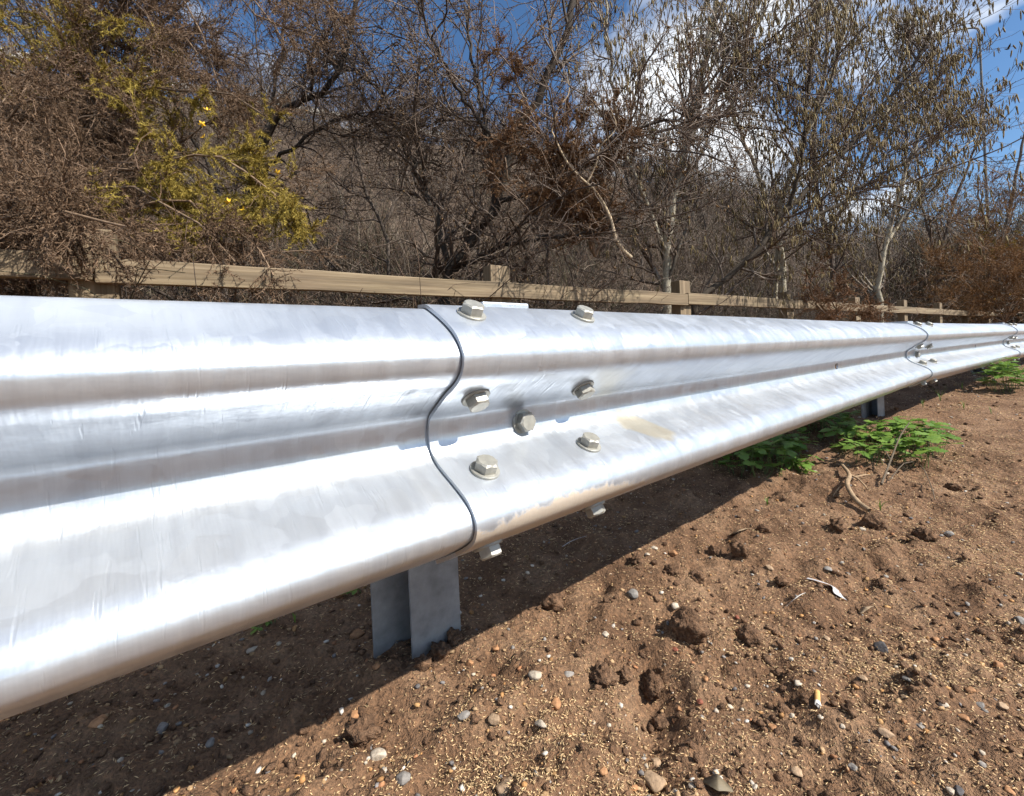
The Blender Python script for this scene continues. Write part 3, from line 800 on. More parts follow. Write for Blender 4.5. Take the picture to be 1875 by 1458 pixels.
gorse('dead_gorse', 'small dead rust brown gorse lying on the fence rail right of middle', [
    [(1540, 600, 4.9), (1500, 560, 4.7), (1480, 510, 4.6), (1510, 480, 4.6)],
    [(1540, 600, 4.9), (1530, 560, 4.7), (1540, 520, 4.6), (1570, 530, 4.5)],
    [(1540, 600, 4.9), (1510, 570, 4.9), (1490, 545, 4.9), (1480, 540, 4.9)],
    [(1540, 600, 4.9), (1580, 570, 4.7), (1600, 560, 4.5), (1590, 590, 4.4)]],
    304, (18, 14, 22), no_live, dead=(.19, .098, .046), ln=.28, spl=.018)
gorse('gorse_bush', 'rusty orange brown gorse mass at the right end of the fence', [
    [(1840, 590, 9.0), (1800, 500, 9.0), (1770, 430, 8.9), (1740, 390, 8.8)],
    [(1840, 590, 9.0), (1840, 480, 9.0), (1830, 400, 8.9), (1810, 340, 8.9)],
    [(1840, 590, 9.0), (1880, 480, 9.0), (1890, 400, 8.9), (1880, 350, 8.9)],
    [(1840, 590, 9.0), (1780, 530, 8.8), (1730, 490, 8.7), (1690, 470, 8.6)],
    [(1840, 590, 9.0), (1870, 540, 8.6), (1850, 490, 8.3), (1800, 470, 8.1)],
    [(1840, 590, 9.0), (1900, 540, 8.6), (1930, 480, 8.3), (1920, 430, 8.1)],
    [(1840, 590, 9.0), (1760, 560, 8.7), (1720, 540, 8.5), (1700, 560, 8.4)]],
    305, (22, 18, 18), region([(1850, 430, 8.8, .35)], .25, 3), dead=(.20, .108, .045), green=(.24, .17, .03), ln=.85, spl=.042,
    flowers=[(1822, 548, 8.2), (1850, 540, 8.2), (1835, 575, 8.2)])

# broken pale branch caught in the dead gorse
def stick_obj(name, lines, mat, label, cat, col=(.42, .33, .22), loc=None):
    g = Geo()
    P0 = np.array(lines[0][0][0])
    for pts, r0, r1 in lines:
        C = resample(pts, 14); g.tube(C[None], np.array([r0]), np.array([r1]), col, 7, .05)
    o = link(name, mesh_np(name, np.vstack(g.V) - P0, np.vstack(g.F), np.vstack(g.C), True), mat); o.location = P0
    return tag(o, label, cat)
stick_obj('broken_branch', [([at(1156, 472, 2.9), at(1130, 445, 2.9), at(1118, 400, 2.9), at(1092, 352, 2.9), at(1062, 325, 2.9), at(1035, 292, 2.9), at(1010, 240, 2.9)], .012, .005),
    ([at(1075, 335, 2.9), at(1092, 300, 2.88), at(1098, 270, 2.86), at(1128, 235, 2.85), at(1118, 200, 2.84)], .006, .003),
    ([at(1010, 240, 2.9), at(1022, 200, 2.88), at(1040, 175, 2.88), at(1042, 160, 2.88)], .005, .003)],
    M['bark'], 'broken pale branch hanging below the dead gorse clump', 'branch', (.46, .36, .24))

# ---------------------------------------------------------------- thicket of briars and scrub (a mass nobody could count)
PAL = [(.11, .076, .055), (.14, .096, .068), (.075, .052, .038), (.30, .24, .18), (.12, .072, .043), (.075, .068, .036)]
def clump_mesh(name, m, spread, hgt, rad, seed, lean=.5, kids=4):
    rng = np.random.default_rng(seed)
    P = np.column_stack([rng.normal(0, spread, (m, 2)), np.full(m, -.05)]); D = np.column_stack([rng.normal(0, lean, (m, 2)), np.ones(m)])
    C = curves(P, D, rng.uniform(.5, 1.2, m) * hgt, 6, .26, np.array([0, 0, -.05]), rng)
    r = rad * rng.uniform(.6, 1.7, m); pal = np.array(PAL)[rng.integers(0, len(PAL), m)]
    g = Geo(); V, F = tubes(C, r, r * .4); g.add(V, F, np.repeat(pal * rng.uniform(.35, 1.6, (m, 1)), 18, 0))
    c2, a, b = spawn(C, r, r * .4, kids, .36 * hgt, 1.1, .65, 4, .28, np.zeros(3), rng, .15, 1, rad * .6)
    V, F = tubes(c2, a, b); g.add(V, F, np.repeat(np.repeat(pal, kids, 0) * rng.uniform(.35, 1.7, (len(c2), 1)), 12, 0))
    return mesh_np(name, np.vstack(g.V), np.vstack(g.F), np.vstack(g.C), True)
def scatter_group():
    ng = bpy.data.node_groups.new('scatter_clumps', 'GeometryNodeTree')
    ng.interface.new_socket('Geometry', in_out='INPUT', socket_type='NodeSocketGeometry')
    ng.interface.new_socket('Clump', in_out='INPUT', socket_type='NodeSocketObject')
    ng.interface.new_socket('Geometry', in_out='OUTPUT', socket_type='NodeSocketGeometry')
    gi, go = ng.nodes.new('NodeGroupInput'), ng.nodes.new('NodeGroupOutput')
    ip = ng.nodes.new('GeometryNodeInstanceOnPoints'); oi = ng.nodes.new('GeometryNodeObjectInfo'); oi.inputs['As Instance'].default_value = True
    ar = ng.nodes.new('GeometryNodeInputNamedAttribute'); ar.data_type = 'FLOAT_VECTOR'; ar.inputs['Name'].default_value = 'rot'
    az = ng.nodes.new('GeometryNodeInputNamedAttribute'); az.data_type = 'FLOAT_VECTOR'; az.inputs['Name'].default_value = 'scl'
    lk = ng.links.new
    lk(gi.outputs[0], ip.inputs['Points']); lk(gi.outputs[1], oi.inputs['Object']); lk(oi.outputs['Geometry'], ip.inputs['Instance'])
    lk(ar.outputs['Attribute'], ip.inputs['Rotation']); lk(az.outputs['Attribute'], ip.inputs['Scale']); lk(ip.outputs[0], go.inputs[0])
    return ng
SCATTER = scatter_group()
def thicket(name, label, clump, m, q0, q1, s0, s1, scale, seed, far=False):
    rng = np.random.default_rng(seed)
    q = q0 + (q1 - q0) * rng.random(m); X_, Y_ = [], []
    for qq in q:
        k = rng.uniform(s0, s1); p = FN * qq + FD * k * (.6 + qq / 7); X_.append(p[0]); Y_.append(p[1])
    X_, Y_ = np.array(X_), np.array(Y_)
    if far: Y_ = rng.uniform(q0, q1, m); X_ = Y_ * rng.uniform(s0, s1, m)
    P = np.column_stack([X_, Y_, base_height(X_, Y_)])
    me = bpy.data.meshes.new(name); me.from_pydata([tuple(p) for p in P], [], [])
    a = me.attributes.new('rot', 'FLOAT_VECTOR', 'POINT'); a.data.foreach_set('vector', np.column_stack([rng.normal(0, .12, (m, 2)), rng.uniform(0, 6.28, m)]).astype(np.float32).ravel())
    sc = scale * rng.uniform(.7, 1.3, m); a = me.attributes.new('scl', 'FLOAT_VECTOR', 'POINT'); a.data.foreach_set('vector', np.column_stack([sc, sc, sc * rng.uniform(.8, 1.2, m)]).astype(np.float32).ravel())
    o = link(name, me, None); md = o.modifiers.new('scatter', 'NODES'); md.node_group = SCATTER
    md[[i.identifier for i in SCATTER.interface.items_tree if i.name == 'Clump'][0]] = clump
    return tag(o, label, 'thicket', kind='stuff')
def clump_at(name, label, me, q, k):
    p = FN * q + FD * k; o = link(name, me, M['twig'], None, (p[0], p[1], float(base_height(*p)))); return tag(o, label, 'bramble', kind='stuff')
cA = clump_at('bramble_clump', 'arching bare briar clump just behind the fence', clump_mesh('bramble_clump', 90, .30, 1.25, .0034, 411, .6), 3.0, 1.2)
cB = clump_at('scrub_clump', 'upright leafless scrub clump at the foot of the bank', clump_mesh('scrub_clump', 110, .38, 1.5, .0042, 412, .35), 5.5, 2.0)
thicket('bramble_thicket', 'tangle of bare brown briar stems filling the ground behind the fence', cA, 240, 2.95, 5.6, -2.2, 14.0, .80, 401)
thicket('bank_scrub', 'purple brown leafless scrub covering the bank behind the trees', cB, 300, 5.2, 12.6, -6.0, 17.0, .85, 402)

thicket('far_scrub', 'dense far scrub closing the view at the right end of the fence', cB, 190, 11.0, 26.0, .80, 1.30, 1.9, 403, True)

# background saplings: copies of one bare tree, standing in the scrub
proto = [o for o in COL.objects if o.name.startswith('sapling')][0]
rs = random.Random(5); SAP = []
for i in range(13):
    q = rs.uniform(3.6, 7.5); k = -1.6 + i * 1.15 * (.6 + q / 8) + rs.uniform(-.4, .4); p = FN * q + FD * k
    r = proto.copy(); COL.objects.link(r); r.location = (p[0], p[1], float(base_height(*p)) - .05); r.rotation_euler = (0, 0, rs.uniform(0, 6.28)); s_ = rs.uniform(.6, .95) * (.8 + q / 20); r.scale = (s_, s_, s_)
    tag(r, 'x', 'tree', 'saplings in the scrub'); SAP.append((p[0] / p[1], r))
    for ch in proto.children:
        c = ch.copy(); COL.objects.link(c); c.parent = r

ORD = 'leftmost second third fourth fifth sixth seventh eighth ninth tenth eleventh twelfth rightmost'.split()
for w, (_, r) in zip(ORD, sorted(SAP, key=lambda a: a[0])):
    r['label'] = 'bare thin sapling in the scrub row behind the fence, ' + (w if w.endswith('most') else w + ' from the left')

# ---------------------------------------------------------------- pale barrier along the bank crest
BD = np.array([0.8827, 0.470]); bo = BN * 13.2
bar = empty('crest_barrier', 'pale barrier rail along the top of the scrubby bank', 'barrier', (*(bo + BD * -4), float(base_height(*(bo + BD * -4)))))
bl = np.array(bar.location); bang = math.atan2(BD[1], BD[0])
bw = mat_plain('pale_barrier_paint', (.55, .52, .47), .6, .0, .4, .12, 3, 0)
pmesh = board('post', 1.1, .1, .1, 5, .01)
for k in range(9):
    c = bo + BD * (-6 + k * 4.0 + 2.0); zc_ = float(base_height(*c))
    c2 = bo + BD * (-6 + k * 4.0); z2 = float(base_height(*c2))
    rme = board('rail', 3.995, .08, .16, 60 + k, .012)
    r_ = link('rail', rme, bw, bar, (c[0] - bl[0], c[1] - bl[1], zc_ + .62 - bl[2])); r_.rotation_euler = (0, 0, bang)
    p_ = link('post', pmesh, bw, bar, (c2[0] - bl[0] - BN[0] * -.1, c2[1] - bl[1] - BN[1] * -.1, z2 + .2 - bl[2])); p_.rotation_euler = (0, -math.pi / 2, 0)

# ---------------------------------------------------------------- lamp post and bird
ly = 18.0; lt = at(1793, 52, ly); lg = float(base_height(lt[0], lt[1]))
lamp = empty('street_lamp', 'tall thin grey street lamp post against the sky at upper right', 'lamp post', (lt[0], lt[1], lg))
g = Geo(); g.tube(np.array([[(0, 0, z) for z in np.linspace(0, lt[2] - lg - .35, 10)]]), np.array([.06]), np.array([.036]), (.2, .21, .22), 12, 0)
pc = [(0, 0, lt[2] - lg - .36), (0, 0, lt[2] - lg - .12), (-.12, 0, lt[2] - lg + .02), (-.45, 0, lt[2] - lg + .02), (-1.0, 0, lt[2] - lg - .06), (-1.5, 0, lt[2] - lg - .18)]
g.tube(resample(pc, 16)[None], np.array([.042]), np.array([.03]), (.2, .21, .22), 10, 0)
link('pole', mesh_np('pole', np.vstack(g.V), np.vstack(g.F), np.vstack(g.C), True), M['lampsteel'], lamp)
hd = prism_mesh('lamp_head', [(-.42, -.10), (-.3, -.13), (.3, -.09), (.36, 0), (.3, .09), (-.3, .13), (-.42, .10)], -.05, .06, .02)
ho = link('lamp_head', hd, M['lampsteel'], lamp, (-1.75, 0, lt[2] - lg - .24)); ho.rotation_euler = (0, -.22, 0)
bp = at(1845, 90, 30.0)
bm = bmesh.new()
bmesh.ops.create_uvsphere(bm, u_segments=12, v_segments=8, radius=.1)
for v in bm.verts:
    v.co.x *= 2.1; v.co.y *= .75; v.co.z *= .75
    if v.co.x > .12: v.co.y *= .8; v.co.z = v.co.z * .8 + .015
    if v.co.x < -.1: v.co.z *= .45; v.co.y *= 1.2
bw_ = bpy.data.meshes.new('body'); bm.to_mesh(bw_); bm.free()
bird = empty('bird', 'small black bird flying in the blue sky at upper right', 'bird', bp)
bird.rotation_euler = (0, 0, -.3); bird.scale = (.62, .62, .62)
link('body', bw_, M['feather'], bird)
for s in (-1, 1):
    bm = bmesh.new(); top = []
    out = [(.09, .04, .0), (.12, .22, .14), (.06, .36, .26), (-.02, .50, .33), (-.07, .34, .22), (-.10, .18, .10), (-.07, .04, .0)]
    up_ = [bm.verts.new((x, s * y, z + .008)) for x, y, z in out]; lo_ = [bm.verts.new((x, s * y, z - .008)) for x, y, z in out]
    bm.faces.new(up_); bm.faces.new(lo_[::-1])
    for i in range(len(out)): bm.faces.new((up_[i], lo_[i], lo_[(i + 1) % len(out)], up_[(i + 1) % len(out)]))
    bmesh.ops.recalc_face_normals(bm, faces=bm.faces)
    me = bpy.data.meshes.new('wing'); bm.to_mesh(me); bm.free(); link('wing', me, M['feather'], bird)

# ---------------------------------------------------------------- loose things on the soil
def ico(sub):
    bm = bmesh.new(); bmesh.ops.create_icosphere(bm, subdivisions=sub, radius=1); bm.verts.ensure_lookup_table()
    V = np.array([v.co[:] for v in bm.verts]); F = np.array([[v.index for v in f.verts] for f in bm.faces]); bm.free(); return V, F
I1, I2, I3, I4 = ico(1), ico(2), ico(3), ico(4)
def lumpy(V, rng, amp, freq):
    o = np.zeros(len(V)); 
    for k in range(4):
        w = rng.normal(0, 1, (3,)); w2 = rng.uniform(0, 6.28); o += np.sin(V @ (w * freq * (1 + .6 * k)) + w2) * amp / (1 + .5 * k)
    return V * (1 + o)[:, None]
def faceted(V, rng, planes=10, lo=.55, hi=.9):
    V = V.copy()
    for _ in range(planes):
        n = norm(rng.normal(0, 1, 3)); d = rng.uniform(lo, hi); s = V @ n; V -= np.maximum(s - d, 0)[:, None] * n
    return V
def scatter_xy(m, y0, y1, rng, margin=1.35, log=False):
    """ground positions, denser towards the viewer"""
    Y = y0 * (y1 / y0) ** rng.random(m) if log else 1 / rng.uniform(1 / y1, 1 / y0, m); X = rng.uniform(-margin, margin, m) * Y
    return X, Y
def pieces(X, Y, size, flat, src, rng, lump, cols, sink=.25):
    Vb, Fb = src; m = len(X); Z = ground_z(X, Y)
    a = rng.uniform(0, 6.28, m); sx = size * rng.uniform(.75, 1.3, m); sy = size * rng.uniform(.6, 1.1, m); sz = size * flat * rng.uniform(.7, 1.2, m)
    var = [faceted(lumpy(Vb, rng, lump, 2.2), rng) for _ in range(14)]; W = np.array(var)[rng.integers(0, 14, m)]
    W = W * np.stack([sx, sy, sz], 1)[:, None]
    tl = rng.normal(0, .25, (m, 1)); W[:, :, 2] += tl * W[:, :, 0]
    c, s = np.cos(a)[:, None], np.sin(a)[:, None]
    V = np.stack([W[:, :, 0] * c - W[:, :, 1] * s + X[:, None], W[:, :, 0] * s + W[:, :, 1] * c + Y[:, None], W[:, :, 2] + (Z + sz * (1 - 2 * sink))[:, None]], -1)
    F = (np.arange(m)[:, None, None] * len(Vb) + Fb[None]).reshape(-1, 3)
    col = np.repeat(np.asarray(cols), len(Vb), 0); return V.reshape(-1, 3), F, col
rng = np.random.default_rng(77)
def ok(X, Y):     # keep clear of the post feet
    k = np.ones(len(X), bool)
    return k
# crumbs of soil
X, Y = scatter_xy(18000, .42, 7.0, rng, log=True)
keep = rng.random(len(X)) < .35 + .65 * (fbm(X * 4, Y * 4, 2, 9) > .5)
X, Y = X[keep], Y[keep]
sz = (.0013 + .0085 * rng.random(len(X)) ** 4) * (.75 + .35 * Y)
V, F, c = pieces(X, Y, sz, .7, I1, rng, .26, np.ones((len(X), 3)), .32)
tag(link('soil_crumbs', mesh_np('soil_crumbs', V, F, None, True), M['clod']), 'loose brown crumbs of soil strewn over the verge', 'soil', kind='stuff')
# fine gravel
PCOL = np.array([(.50, .26, .10), (.48, .30, .15), (.42, .24, .10), (.50, .33, .18), (.30, .27, .24), (.55, .46, .35), (.22, .20, .19), (.36, .17, .08), (.62, .56, .48), (.46, .30, .16)])
X, Y = scatter_xy(9000, .42, 7.5, rng, log=True)
sz = (.0013 + .0058 * rng.random(len(X)) ** 2.6) * (.75 + .3 * Y)
V, F, c = pieces(X, Y, sz, .6, I1, rng, .10, PCOL[rng.integers(0, len(PCOL), len(X))] * rng.uniform(.6, 1.05, (len(X), 1)), .3)
tag(link('fine_gravel', mesh_np('fine_gravel', V, F, c, True), M['pebble']), 'fine tan and grey gravel scattered through the soil', 'gravel', kind='stuff')
# straw coloured grass seed in drifts
X, Y = scatter_xy(150000, .42, 5.0, rng, 1.3, log=True)
dens = smooth(.42, .58, fbm(X * 2.6 + 8, Y * 2.6 + 1, 3, 31)) * (.25 + .75 * smooth(.35, .6, fbm(X * 14, Y * 14, 2, 33)))
dens *= np.where(-.64 * X + .768 * Y > .62, .35, 1.0)
keep = rng.random(len(X)) < np.where(X > .25, .30, .17) + .8 * dens
X, Y = X[keep], Y[keep]
Z = ground_z(X, Y) + .0012
D = rng.normal(0, 1, (len(X), 3)); D[:, 2] *= .22
V, F, c = grains(np.column_stack([X, Y, Z]), D, rng.uniform(.006, .0105, len(X)) * (.8 + .2 * Y), rng.uniform(.0007, .0011, len(X)) * (.8 + .2 * Y), np.array((.68, .48, .26)), rng, .4)
tag(link('grass_seed', mesh_np('grass_seed', V, F, c, False), M['seed']), 'straw coloured grass seed drifted over the bare soil', 'seed', kind='stuff')

# clods and pebbles that can be picked out singly; zoom coordinates of the lower right quarter
def Zp(x, y): return 1100 + x / 2.397, 850 + y / 2.397
def single(name, px, py, wpx, src, lump, flat, mat, label, cat, group=None, col=None, sink=.25, seed=0, freq=2.2):
    r = np.random.default_rng(seed + int(px * 7 + py)); p = ground_at(px, py)
    size = wpx * .5 * p[1] / FPX
    V = lumpy(src[0], r, lump, freq)
    if lump > .12: V = lumpy(V, r, lump * .5, freq * 3.2); V = lumpy(V, r, lump * .28, freq * 8)
    else: V = faceted(V, r, 12, .5, .85)
    V = V * np.array([1, r.uniform(.75, 1.0), flat]) * size
    a = r.uniform(0, 6.28); Rm = np.array([[math.cos(a), -math.sin(a), 0], [math.sin(a), math.cos(a), 0], [0, 0, 1]])
    me = mesh_np(name, V @ Rm.T, src[1], None if col is None else np.tile(np.array(col) * r.uniform(.85, 1.12), (len(V), 1)), True)
    o = link(name, me, mat, None, (p[0], p[1], p[2] + size * flat * (1 - 2 * sink)))
    return tag(o, label, cat, group)
CL = [(390, 690, 130, 'large dark soil clod standing alone in the sunlit verge'), (655, 745, 85, 'rounded soil clod right of the largest clod'), (1040, 260, 80, 'soil clod below the forked root, left one of the pair'), (1190, 250, 85, 'soil clod below the forked root, right one of the pair'),
      (320, 460, 62, 'ragged soil clod close to the shadow edge of the guardrail'), (610, 365, 70, 'soil clod beside a splinter of dead wood'), (715, 278, 50, 'soil clod just behind the splinter of dead wood'), (790, 505, 52, 'small soil clod left of the foil strip'),
      (235, 960, 110, 'broad soil clod at the head of a furrow'), (105, 920, 60, 'low soil clod left of the furrow'), (1430, 300, 80, 'soil clod near the right frame, beside a flat grey chip'), (425, 490, 60, 'flattened soil clod with a grey pebble beside it'),
      (500, 375, 52, 'soil clod in sun right of the shadow edge'), (1545, 95, 50, 'soil clod near the top right of the bare ground'), (1225, 520, 50, 'soil clod right of the foil strip'), (1090, 1075, 55, 'soil clod right of the cigarette end'), (160, 410, 60, 'soil clod on the shadow edge by an orange stone'), (265, 1130, 75, 'soil clod inside the furrow')]
for i, (zx, zy, w, lb) in enumerate(CL):
    px, py = Zp(zx, zy); single('soil_clod', px, py + w / 7, w / 2.397 * 1.05, I4, .17, .8, M['clod'], lb, 'clod', 'clods of soil on the verge', None, .28, i, 2.4)
for px, py, w, lb in ((832, 1178, 34, 'tall soil clod leaning on the right edge of the near post'), (806, 1205, 40, 'crumbly soil clod at the foot of the near post'), (775, 1222, 26, 'small soil clod left of the near post foot'), (1010, 1110, 44, 'soil clod in sun beyond the near post'), (665, 1350, 60, 'soil clod near the bottom middle on the shadow edge'), (1105, 1245, 46, 'soil clod midway between near post and furrow')):
    single('soil_clod', px, py, w, I4, .17, 1.0 if w < 41 else .7, M['clod'], lb, 'clod', 'clods of soil on the verge', None, .25, 50)
TAN, ORG, GRY, WHT, DRK, RED = (.35, .24, .15), (.35, .18, .085), (.22, .20, .18), (.43, .36, .28), (.085, .078, .078), (.25, .085, .05)
ST = [(1232, 810, 74, DRK, 'dark speckled stone lying alone in the sun'), (330, 822, 42, RED, 'red brick chip right of the furrow'), (1622, 995, 44, ORG, 'bright orange pebble by the right frame'), (320, 395, 52, ORG, 'peaked orange brown stone on the shadow edge'), (740, 458, 38, TAN, 'smooth tan pebble left of the foil strip'),
      (1000, 463, 38, GRY, 'dark grey oval pebble above the foil strip'), (1145, 287, 30, WHT, 'white oval pebble below the forked root'), (1525, 313, 50, GRY, 'flat grey chip at the right'), (990, 770, 40, TAN, 'rounded tan pebble left of the dark speckled stone'), (867, 967, 42, WHT, 'cream flat pebble above the cigarette end'),
      (1305, 925, 40, TAN, 'tan pebble next to a grey one below the speckled stone'), (1345, 945, 42, GRY, 'grey pebble next to a tan one below the speckled stone'), (750, 1160, 42, ORG, 'orange brown pebble below left of the cigarette end'), (1118, 1020, 34, ORG, 'orange pebble right of the cigarette end'), (1150, 942, 36, TAN, 'brown pebble above right of the cigarette end'),
      (1255, 1185, 62, TAN, 'long tan stone near the bottom right'), (1330, 1130, 34, ORG, 'rust pebble above the long tan stone'), (1500, 1060, 48, WHT, 'pale wedge shaped stone at bottom right'), (1600, 1120, 52, ORG, 'flat orange stone by the lower right frame'), (1790, 700, 26, WHT, 'small white stone outside the right frame'),
      (1840, 692, 60, GRY, 'pale grey flat stone at the right edge'), (20, 750, 34, WHT, 'cream pebble near the left of the sunlit soil'), (15, 1350, 50, ORG, 'orange stone at the bottom under the furrow'), (240, 1315, 62, TAN, 'tan stone at the bottom below the furrow'), (145, 1425, 48, ORG, 'orange brown stone near the bottom edge'),
      (400, 1420, 44, WHT, 'whitish stone near the bottom edge'), (675, 1420, 34, WHT, 'small pale stone at the bottom right of the dead leaf'), (865, 1355, 56, TAN, 'sandy stone at the bottom middle'), (1060, 1155, 32, WHT, 'pale chip below the cigarette end'), (1400, 1155, 42, GRY, 'pale grey stone right of the long tan stone'),
      (435, 1045, 32, RED, 'reddish pebble in the furrow bank'), (345, 1080, 30, ORG, 'small orange pebble in the furrow bank'), (505, 1085, 32, WHT, 'pale pebble between furrow and cigarette end'), (600, 675, 26, RED, 'reddish pebble right of the largest clod'), (235, 372, 32, WHT, 'white pebble left of the ragged clod'), (205, 398, 26, WHT, 'tiny white pebble by the shadow edge'),
      (1535, 1440, 40, WHT, 'white stone at the bottom right'), (1570, 1440, 54, DRK, 'black flat stone at the bottom right'), (1790, 1435, 50, ORG, 'orange brown stone in the bottom right corner'), (1745, 885, 50, ORG, 'orange flat stone outside the right frame'), (1665, 1060, 40, GRY, 'bluish grey pebble near the right frame'), (1110, 1335, 44, GRY, 'grey stone at the bottom centre right'),
      (1760, 1065, 50, TAN, 'tan flat chip outside the right frame'), (460, 945, 36, ORG, 'pale orange pebble by the furrow head'), (665, 700, 22, TAN, 'small tan pebble behind the rounded clod'), (1470, 770, 36, ORG, 'orange brown pebble right of the speckled stone'), (1415, 780, 40, TAN, 'buff pebble right of the speckled stone'), (1330, 1020, 26, TAN, 'small buff pebble amid seed at right')]
for i, (zx, zy, w, c, lb) in enumerate(ST):
    px, py = Zp(zx, zy); single('stone' if w > 45 else 'pebble', px, py, w / 2.397, I3, .09, .55, M['pebble'], lb, 'stone', 'stones scattered on the soil', c, .32, 300 + i, 1.6)
ST2 = [(925, 1447, 48, TAN, 'orange tan stone cut by the bottom edge left of centre'), (693, 1383, 34, WHT, 'whitish pebble on the shadow edge at the bottom'), (738, 1428, 30, GRY, 'grey upright pebble at the bottom left of centre'), (990, 1328, 26, WHT, 'cream pebble in sun at lower middle'), (848, 1312, 24, GRY, 'grey pebble in sun below the near post'), (905, 1318, 26, TAN, 'tan pebble below the near post'),
       (980, 1238, 28, WHT, 'pale flat pebble right of the near post foot'), (1042, 1238, 24, GRY, 'light grey pebble right of the near post foot'), (1018, 1293, 26, ORG, 'orange pebble at lower middle'), (650, 1312, 28, ORG, 'orange flint on the lower shadow edge'), (860, 1215, 18, ORG, 'small orange pebble by the near post foot'), (908, 1190, 20, ORG, 'orange pebble in sun right of the near post'), (655, 1165, 34, ORG, 'brown stone in shade left of the near post'),
       (297, 1335, 26, GRY, 'grey pebble in the shade at lower left'), (180, 1325, 34, ORG, 'brown pebble in the shade at lower left'), (385, 1362, 22, GRY, 'small grey pebble in the deep shade'), (620, 1090, 22, ORG, 'orange chip in the sunlit strip left of the post'), (462, 1192, 22, WHT, 'pale pebble on the sunlit strip under the rail'), (1235, 1110, 20, WHT, 'small pale pebble above the largest clod'),
       (690, 1222, 20, ORG, 'small stone in shade below the left plate of the post'), (1160, 1090, 22, GRY, 'small grey pebble left of the largest clod'), (1200, 1440, 46, TAN, 'tan stone at the bottom centre')]
for i, (px, py, w, c, lb) in enumerate(ST2):
    single('pebble', px, py, w, I3, .09, .6, M['pebble'], lb, 'stone', 'stones scattered on the soil', c, .32, 400 + i, 1.6)

# cigarette end
p = ground_at(1497, 1283); bm = bmesh.new()
def cyl(bm, r, x0, x1, n=16, crush=1.0):
    A = [bm.verts.new((x0, r * math.cos(2 * math.pi * i / n), r * crush * math.sin(2 * math.pi * i / n))) for i in range(n)]
    B = [bm.verts.new((x1, r * math.cos(2 * math.pi * i / n), r * math.sin(2 * math.pi * i / n))) for i in range(n)]
    for i in range(n): bm.faces.new((A[i], A[(i + 1) % n], B[(i + 1) % n], B[i]))
    bm.faces.new(A[::-1]); bm.faces.new(B)
cyl(bm, .0039, -.009, .014); me = bpy.data.meshes.new('filter'); bm.to_mesh(me); bm.free()
cg = empty('cigarette_end', 'orange filter cigarette end lying in the grass seed', 'cigarette', (p[0], p[1], p[2] + .004))
cg.rotation_euler = (0, -.06, 1.0)
link('filter', me, M['filter'], cg)
bm = bmesh.new(); cyl(bm, .0040, -.0145, -.0088, 12, .7)
for v in bm.verts:
    if v.co.x < -.012: v.co += Vector((random.uniform(-.002, .001), random.uniform(-.0012, .0012), random.uniform(-.0012, .0012)))
me = bpy.data.meshes.new('burnt_end'); bm.to_mesh(me); bm.free(); link('burnt_end', me, M['ash'], cg)
# twisted foil strip
def ribbon(name, pts, widths, twist, mat, label, cat, lift=.004):
    P = [ground_at(*q) + np.array([0, 0, lift + (l if (l := 0) else 0)]) for q in pts]
    C = resample(P, 18); C[:, 2] += .004 * np.sin(np.linspace(0, 3.1, 18)); T = norm(np.gradient(C, axis=0)); w = np.interp(np.linspace(0, 1, 18), np.linspace(0, 1, len(widths)), widths)
    S = norm(np.cross(T, np.array([0, 0, 1.0]))); U = np.cross(S, T); a = np.linspace(twist[0], twist[1], 18)[:, None]
    E_ = S * np.cos(a) + U * np.sin(a); nn = np.cross(E_, T) * .0003
    V = np.vstack([C - E_ * w[:, None] + nn, C + E_ * w[:, None] + nn, C - E_ * w[:, None] - nn, C + E_ * w[:, None] - nn]) - C[0]
    k = np.arange(17); F = np.vstack([np.stack([k, k + 18, k + 19, k + 1], 1), np.stack([k + 36, k + 37, k + 55, k + 54], 1), np.stack([k, k + 1, k + 37, k + 36], 1), np.stack([k + 18, k + 54, k + 55, k + 19], 1)])
    o = link(name, mesh_np(name, V, F, None, True), mat); o.location = C[0]; return tag(o, label, cat)
ribbon('foil_strip', [(1478, 1062), (1500, 1070), (1524, 1080), (1535, 1094), (1545, 1100)], [.004, .005, .007, .012, .008], (.1, .5), M['foil'], 'crumpled silvery strip of litter on the sunlit soil', 'litter')
ribbon('plastic_sliver', [(1030, 1005), (1050, 996), (1074, 986)], [.0016, .0022, .0012], (.3, .5), M['foil'], 'thin grey sliver lying in the guardrail shadow', 'litter', .006)
ribbon('dead_leaf', [(1288, 1437), (1312, 1446), (1342, 1456)], [.003, .016, .004], (.1, .25), M['deadleaf'], 'flat dark dead leaf near the bottom edge', 'leaf', .006)
ribbon('wood_splinter', [(1336, 985), (1355, 977), (1375, 973)], [.006, .008, .004], (.2, .4), M['stick'], 'splinter of dead wood beside a soil clod', 'wood', .006)
ribbon('green_scrap', [(1575, 1127), (1588, 1120), (1598, 1115)], [.004, .008, .004], (.2, .4), M['stick'], 'brown scrap lying above the dark speckled stone', 'litter', .005)
ribbon('straw_stalk', [(1440, 1115), (1458, 1102), (1475, 1090)], [.0012, .003, .001], (.3, .6), M['ash'], 'pale broken straw left of the foil strip', 'straw', .005)
def gp(px, py, up=.012): return ground_at(px, py) + np.array([0, 0, up])
stick_obj('forked_root', [([gp(1543, 862, .02), gp(1556, 885, .03), gp(1552, 905, .03), gp(1568, 928, .02), gp(1592, 940, .008)], .006, .008),
    ([gp(1556, 885, .03), gp(1572, 893, .03), gp(1590, 902, .01)], .004, .002), ([gp(1552, 905, .03), gp(1540, 900, .02), gp(1525, 915, .01)], .003, .0015), ([gp(1566, 884, .02), gp(1585, 880, .02), gp(1602, 876, .01)], .003, .0015)],
    M['bark'], 'forked brown root lying on the soil below the weeds', 'root', (.33, .23, .14))
